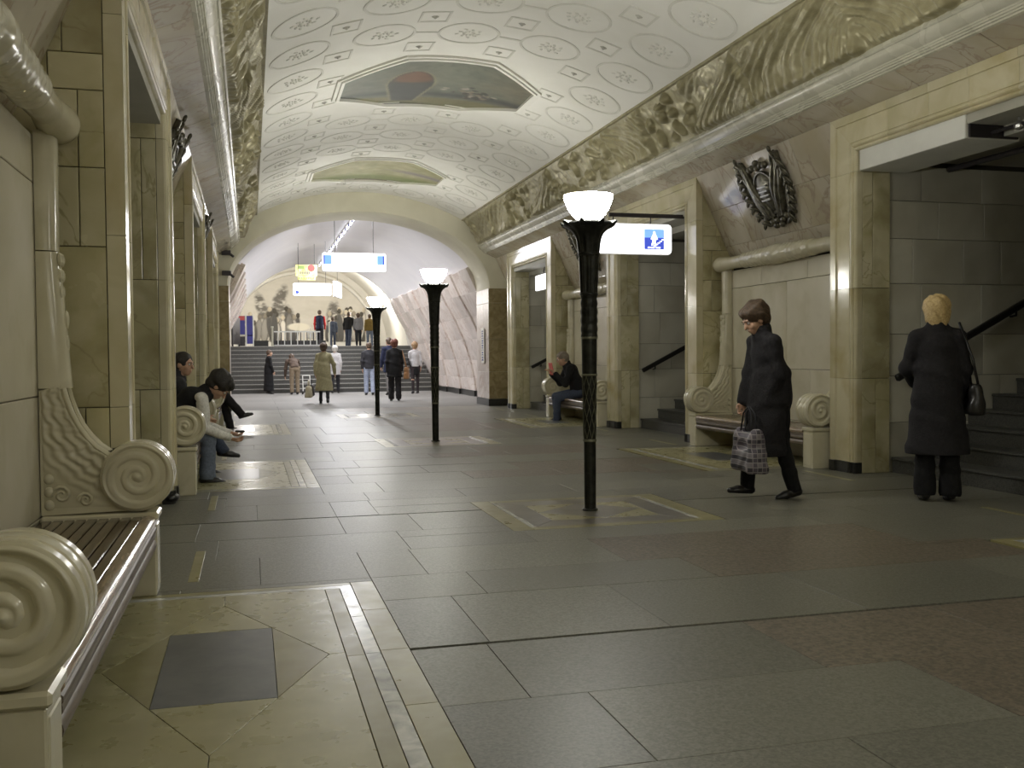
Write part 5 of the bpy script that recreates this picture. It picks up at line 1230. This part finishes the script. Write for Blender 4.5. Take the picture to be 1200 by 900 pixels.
# 3 reader on the far right bench
J = skeleton(1.74, True, R(14), R(34), (R(0), R(20)), {'L': (R(20), R(6), R(136), R(14)), 'R': (R(24), R(6), R(134), R(14))}, {'L': (R(78), R(4), .06), 'R': (R(82), R(-6), .04)}, seat=.41)
person('man in a black jacket reading on the far right bench', (3.42, 17.45, 0), R(82), J, dict(top=dict(mat='cloth_black', loose=.035, collar=.03), trousers=('cloth_dark_denim', .070, .062), hair=('hair_grey', 'short')), h=.011, hands={'L': (.35, (0, 1, 0)), 'R': (.35, (0, 1, 0))})
mw = Matrix.Translation((3.42, 17.45, 0)) @ Matrix.Rotation(R(82), 4, 'Z') @ Vector(((J['wrL']+J['wrR'])/2+np.array([0, .07, .09])).tolist())
r = empty('magazine', mw, R(82), label='open magazine held up by the seated reader', cat='magazine')
b = MB(); b.box((-.17, -.004, -.11), (-.002, .004, .12)); p_ = b.build('page', M['red'], r); p_.rotation_euler = (R(-12), 0, R(14)); b = MB(); b.box((.002, -.004, -.11), (.17, .004, .12)); p_ = b.build('page', M['paper'], r); p_.rotation_euler = (R(-12), 0, R(-14))
# 4 youth leaning on his knees, second left bench
J = skeleton(1.70, True, R(36), R(66), (R(-10), R(56)), {'L': (R(10), R(6), R(72), R(16)), 'R': (R(6), R(6), R(66), R(16))}, {'L': (R(80), R(2), .05), 'R': (R(84), R(-3), .08)}, seat=.41)
person('young man in dark vest and jeans bent over his knees on the second left bench', (-3.36, 10.02, 0), R(-84), J, dict(top=dict(mat='cloth_black', loose=.02, sleeves=False, vest='cloth_white', collar=.03, name='vest'), trousers=('cloth_denim', .075, .072), hair=('hair_black', 'full')),
       h=.009, hb=.0075, hands={'L': (.7, (0, .3, 1)), 'R': (.7, (0, .3, 1))})
mw = Matrix.Translation((-3.36, 10.02, 0)) @ Matrix.Rotation(R(-84), 4, 'Z') @ Vector(((J['wrL']+J['wrR'])/2+np.array([0, .10, .035])).tolist())
r = empty('phone', mw, R(30), label='small black handset in the hands of the bent young man', cat='phone'); b = MB(); b.box((-.025, -.055, -.009), (.025, .055, .009), .005); b.build('case', M['shoe'], r); b = MB(); b.box((-.019, -.02, .009), (.019, .045, .0105)); b.build('screen', M['dark_steel'], r)
# 5 man behind him against the wall
J = skeleton(1.64, True, R(12), R(20), (R(-36), R(8)), {'L': (R(15), R(6), R(60), R(20)), 'R': (R(15), R(6), R(62), R(20))}, {'L': (R(96), R(32), .02), 'R': (R(80), R(0), .05)}, seat=.41)
person('man with short dark hair sitting upright beside the bent young man', (-3.40, 10.78, 0), R(-78), J, dict(top=dict(mat='cloth_charcoal', loose=.03, collar=.03), trousers=('cloth_dark_denim', .072, .066), hair=('hair_black', 'short')), h=.010, hb=.0075)
# 6 crossed black legs on the third left bench
J = skeleton(1.70, True, R(-6), R(0), (0, R(4)), {'L': (R(12), R(6), R(66), R(18)), 'R': (R(12), R(6), R(66), R(18))}, {'L': (R(78), R(14), .04), 'R': (R(98), R(40), -.10)}, seat=.41)
person('person in black with crossed legs on the third left bench', (-3.35, 17.25, 0), R(-80), J, dict(top=dict(mat='cloth_black', loose=.03), trousers=('cloth_soft_black', .075, .068), hair=('hair_black', 'short')), h=.011, toe={'R': (0, .9, .25)})
# people in the far hall
def std(H, male, lean=2, w=14, ph=1, arms=None, head=(0, .05), slump=None):
    lg = {'L': (R(w*ph), R(w*ph*.3-w*.6), .02), 'R': (R(-w*ph*.8), R(-w*ph*.8-w*.9), .02)} if w else {'L': (0, R(-1), .03), 'R': (0, R(-1), .03)}
    return skeleton(H, male, R(lean), R(slump if slump is not None else lean+2), head, arms or {'L': (R(-w*ph), R(8), R(-w*ph*.4+12), .03), 'R': (R(w*ph), R(8), R(w*ph+14), .03)}, lg)
person('person in an ankle-length black coat standing at the foot of the far stairs', (-1.93, 33.9, 0), R(-75), std(1.46, False, 1, 0, 1, {'L': (R(8), R(6), R(30), .05), 'R': (R(6), R(6), R(22), .05)}),
       dict(top=dict(mat='cloth_black', coat=(.10, .20, .95), loose=.035, name='coat'), hair=('hair_brown', 'short')), h=FAR, hb=.013)
person('person in a brown jacket bending forward beside a trolley', (-1.10, 33.2, 0), R(8), skeleton(1.62, True, R(48), R(72), (0, R(30)), {'L': (R(10), R(10), R(15), 0), 'R': (R(25), R(12), R(20), 0)}, {'L': (R(3), R(-2), .03), 'R': (R(8), R(-4), .03)}),
       dict(top=dict(mat='cloth_brown', loose=.035), trousers=('cloth_tan_trousers', .075, .065), hair=('hair_brown', 'short')), h=FAR, hb=.013)
r = empty('shopping_trolley', (-.72, 33.1, 0), R(10), label='silver two-wheeled trolley frame beside the bending person', cat='trolley')
for x in (-.12, .12):
    b = MB(); b.tube([(x, .02, .08), (x, .08, .62)], .016, 6); b.build('upright', M['white_paint'], r); b = MB(); b.lathe([(.07, -.015), (.07, .015)], 14, Matrix.Translation((x*1.2, 0, .07)) @ Matrix.Rotation(PI/2, 4, 'Y')); b.build('wheel', M['shoe'], r)
for zz in (.62, .40, .2): b = MB(); b.tube([(-.12, .02+.06*zz/.62, zz), (.12, .02+.06*zz/.62, zz)], .014, 6); b.build('cross_bar', M['white_paint'], r)
b = MB(); b.box((-.12, -.10, .03), (.12, .03, .05)); b.build('foot_plate', M['steel'], r)
person('woman in a belted khaki raincoat walking away with a handbag', (-.66, 26.1, 0), R(-4), std(1.56, False, 2, 13, 1, {'L': (R(-6), R(14), R(0), .0), 'R': (R(4), R(24), R(8), -.10)}),
       dict(top=dict(mat='cloth_khaki', coat=(.34, .25, .85), loose=.045, name='raincoat'), trousers=('cloth_charcoal', .055, .048), hair=('hair_brown', 'full')), h=.013)
bag('handbag', 'pale and black handbag carried by the woman in the khaki raincoat', (-1.06, 26.0, .17), R(80), (.34, .16, .30), 'pale_bag', 2, .16, h=FAR)
bag('handbag', 'black bag beside the pale handbag of the raincoat woman', (-.97, 26.3, .20), R(80), (.30, .12, .30), 'shoe', 1, .16, h=FAR)
person('white-haired person in a light jacket behind the khaki raincoat', (.27, 33.8, 0), R(-10), std(1.58, False, 2, 12, -1), dict(top=dict(mat='cloth_light_grey', loose=.04, below=.09, coat=(.62, .20, .85)), trousers=('cloth_charcoal', .068, .06), hair=('hair_white', 'full')), h=FAR, hb=.013)
person('person in dark jacket and pale jeans left of the farthest lamp post', (1.16, 31.5, 0), R(0), std(1.66, True, 2, 8, 1), dict(top=dict(mat='cloth_charcoal', loose=.04), trousers=('cloth_pale_denim', .075, .07), hair=('hair_brown', 'short')), h=FAR, hb=.013)
person('tall person in a dark blue coat, half hidden by the red-haired woman', (1.78, 31.2, 0), R(20), std(1.80, True, 2, 8, -1), dict(top=dict(mat='cloth_navy', loose=.04, coat=(.72, .2, .85), name='coat'), trousers=('cloth_grey', .07, .065), hair=('hair_brown', 'short')), h=FAR, hb=.013)
person('red-haired woman in a black jacket and trousers walking away', (1.30, 26.8, 0), R(-6), std(1.66, False, 2, 9, 1), dict(top=dict(mat='cloth_black', loose=.045, coat=(.66, .215, .85)), trousers=('cloth_soft_black', .082, .078), hair=('hair_red', 'full')), h=.013)
bag('shoulder_bag', 'tan shoulder bag hanging at the side of the red-haired woman', (1.62, 26.75, .60), R(75), (.34, .12, .34), 'tan_leather', 0, .2, strap=[(-.12, 0, .3), (-.08, .05, .55), (.0, .11, .78), (.06, .05, .55), (.12, 0, .3)], h=FAR)
person('woman in a pale jacket and short dark skirt walking away', (2.72, 32.0, 0), R(6), std(1.66, False, 1, 7, -1), dict(top=dict(mat='cloth_light_grey', loose=.03, below=.0), skirt=('cloth_black', .62, .155), hair=('hair_fair', 'full'), trousers=('cloth_tights', .056, .042)), h=FAR, hb=.013, heel=1)
bag('shoulder_bag', 'dark bag under the arm of the woman in the pale jacket', (2.48, 31.95, .93), R(80), (.26, .10, .24), 'shoe', 1, .25, h=FAR)
person('man in a red and navy jacket on the landing', (.58, 45.6, ZL), R(-8), std(1.70, True, 3, 8, 1), dict(top=dict(mat='cloth_navy', loose=.045, sleeves=False, vest='cloth_red'), trousers=('cloth_charcoal', .078, .072), hair=('hair_brown', 'short')), h=.018, hb=.015)
bag('plastic_bag', 'white plastic bag in the hand of the man in red and navy', (.17, 45.6, ZL+.42), 0, (.30, .16, .36), 'paper', 1, .16, h=FAR)
person('child in a slate blue jacket on the landing', (1.12, 45.0, ZL), R(0), std(1.36, True, 2, 6, -1), dict(top=dict(mat='cloth_slate', loose=.04), trousers=('cloth_slate', .07, .065), hair=('hair_brown', 'short')), h=.018, hb=.015)
person('man in a black jacket leaning forward on the landing', (1.84, 45.2, ZL), R(-25), std(1.62, True, 8, 10, 1), dict(top=dict(mat='cloth_black', loose=.05), trousers=('cloth_dark_denim', .075, .07), hair=('hair_brown', 'short')), h=.018, hb=.015)
person('person in a grey jacket reaching the top of the far stairs', (1.86, 41.2, ZL), R(0), std(1.36, False, 2, 12, -1), dict(top=dict(mat='cloth_grey', loose=.045), trousers=('cloth_black', .07, .06), hair=('hair_brown', 'full')), h=.018, hb=.015)
person('person in a mustard jacket and jeans on the landing beside the lamp bowl', (2.74, 44.6, ZL), R(0), std(1.48, True, 2, 8, 1), dict(top=dict(mat='cloth_mustard', loose=.045), trousers=('cloth_denim', .072, .066), hair=('hair_brown', 'short')), h=.018, hb=.015)
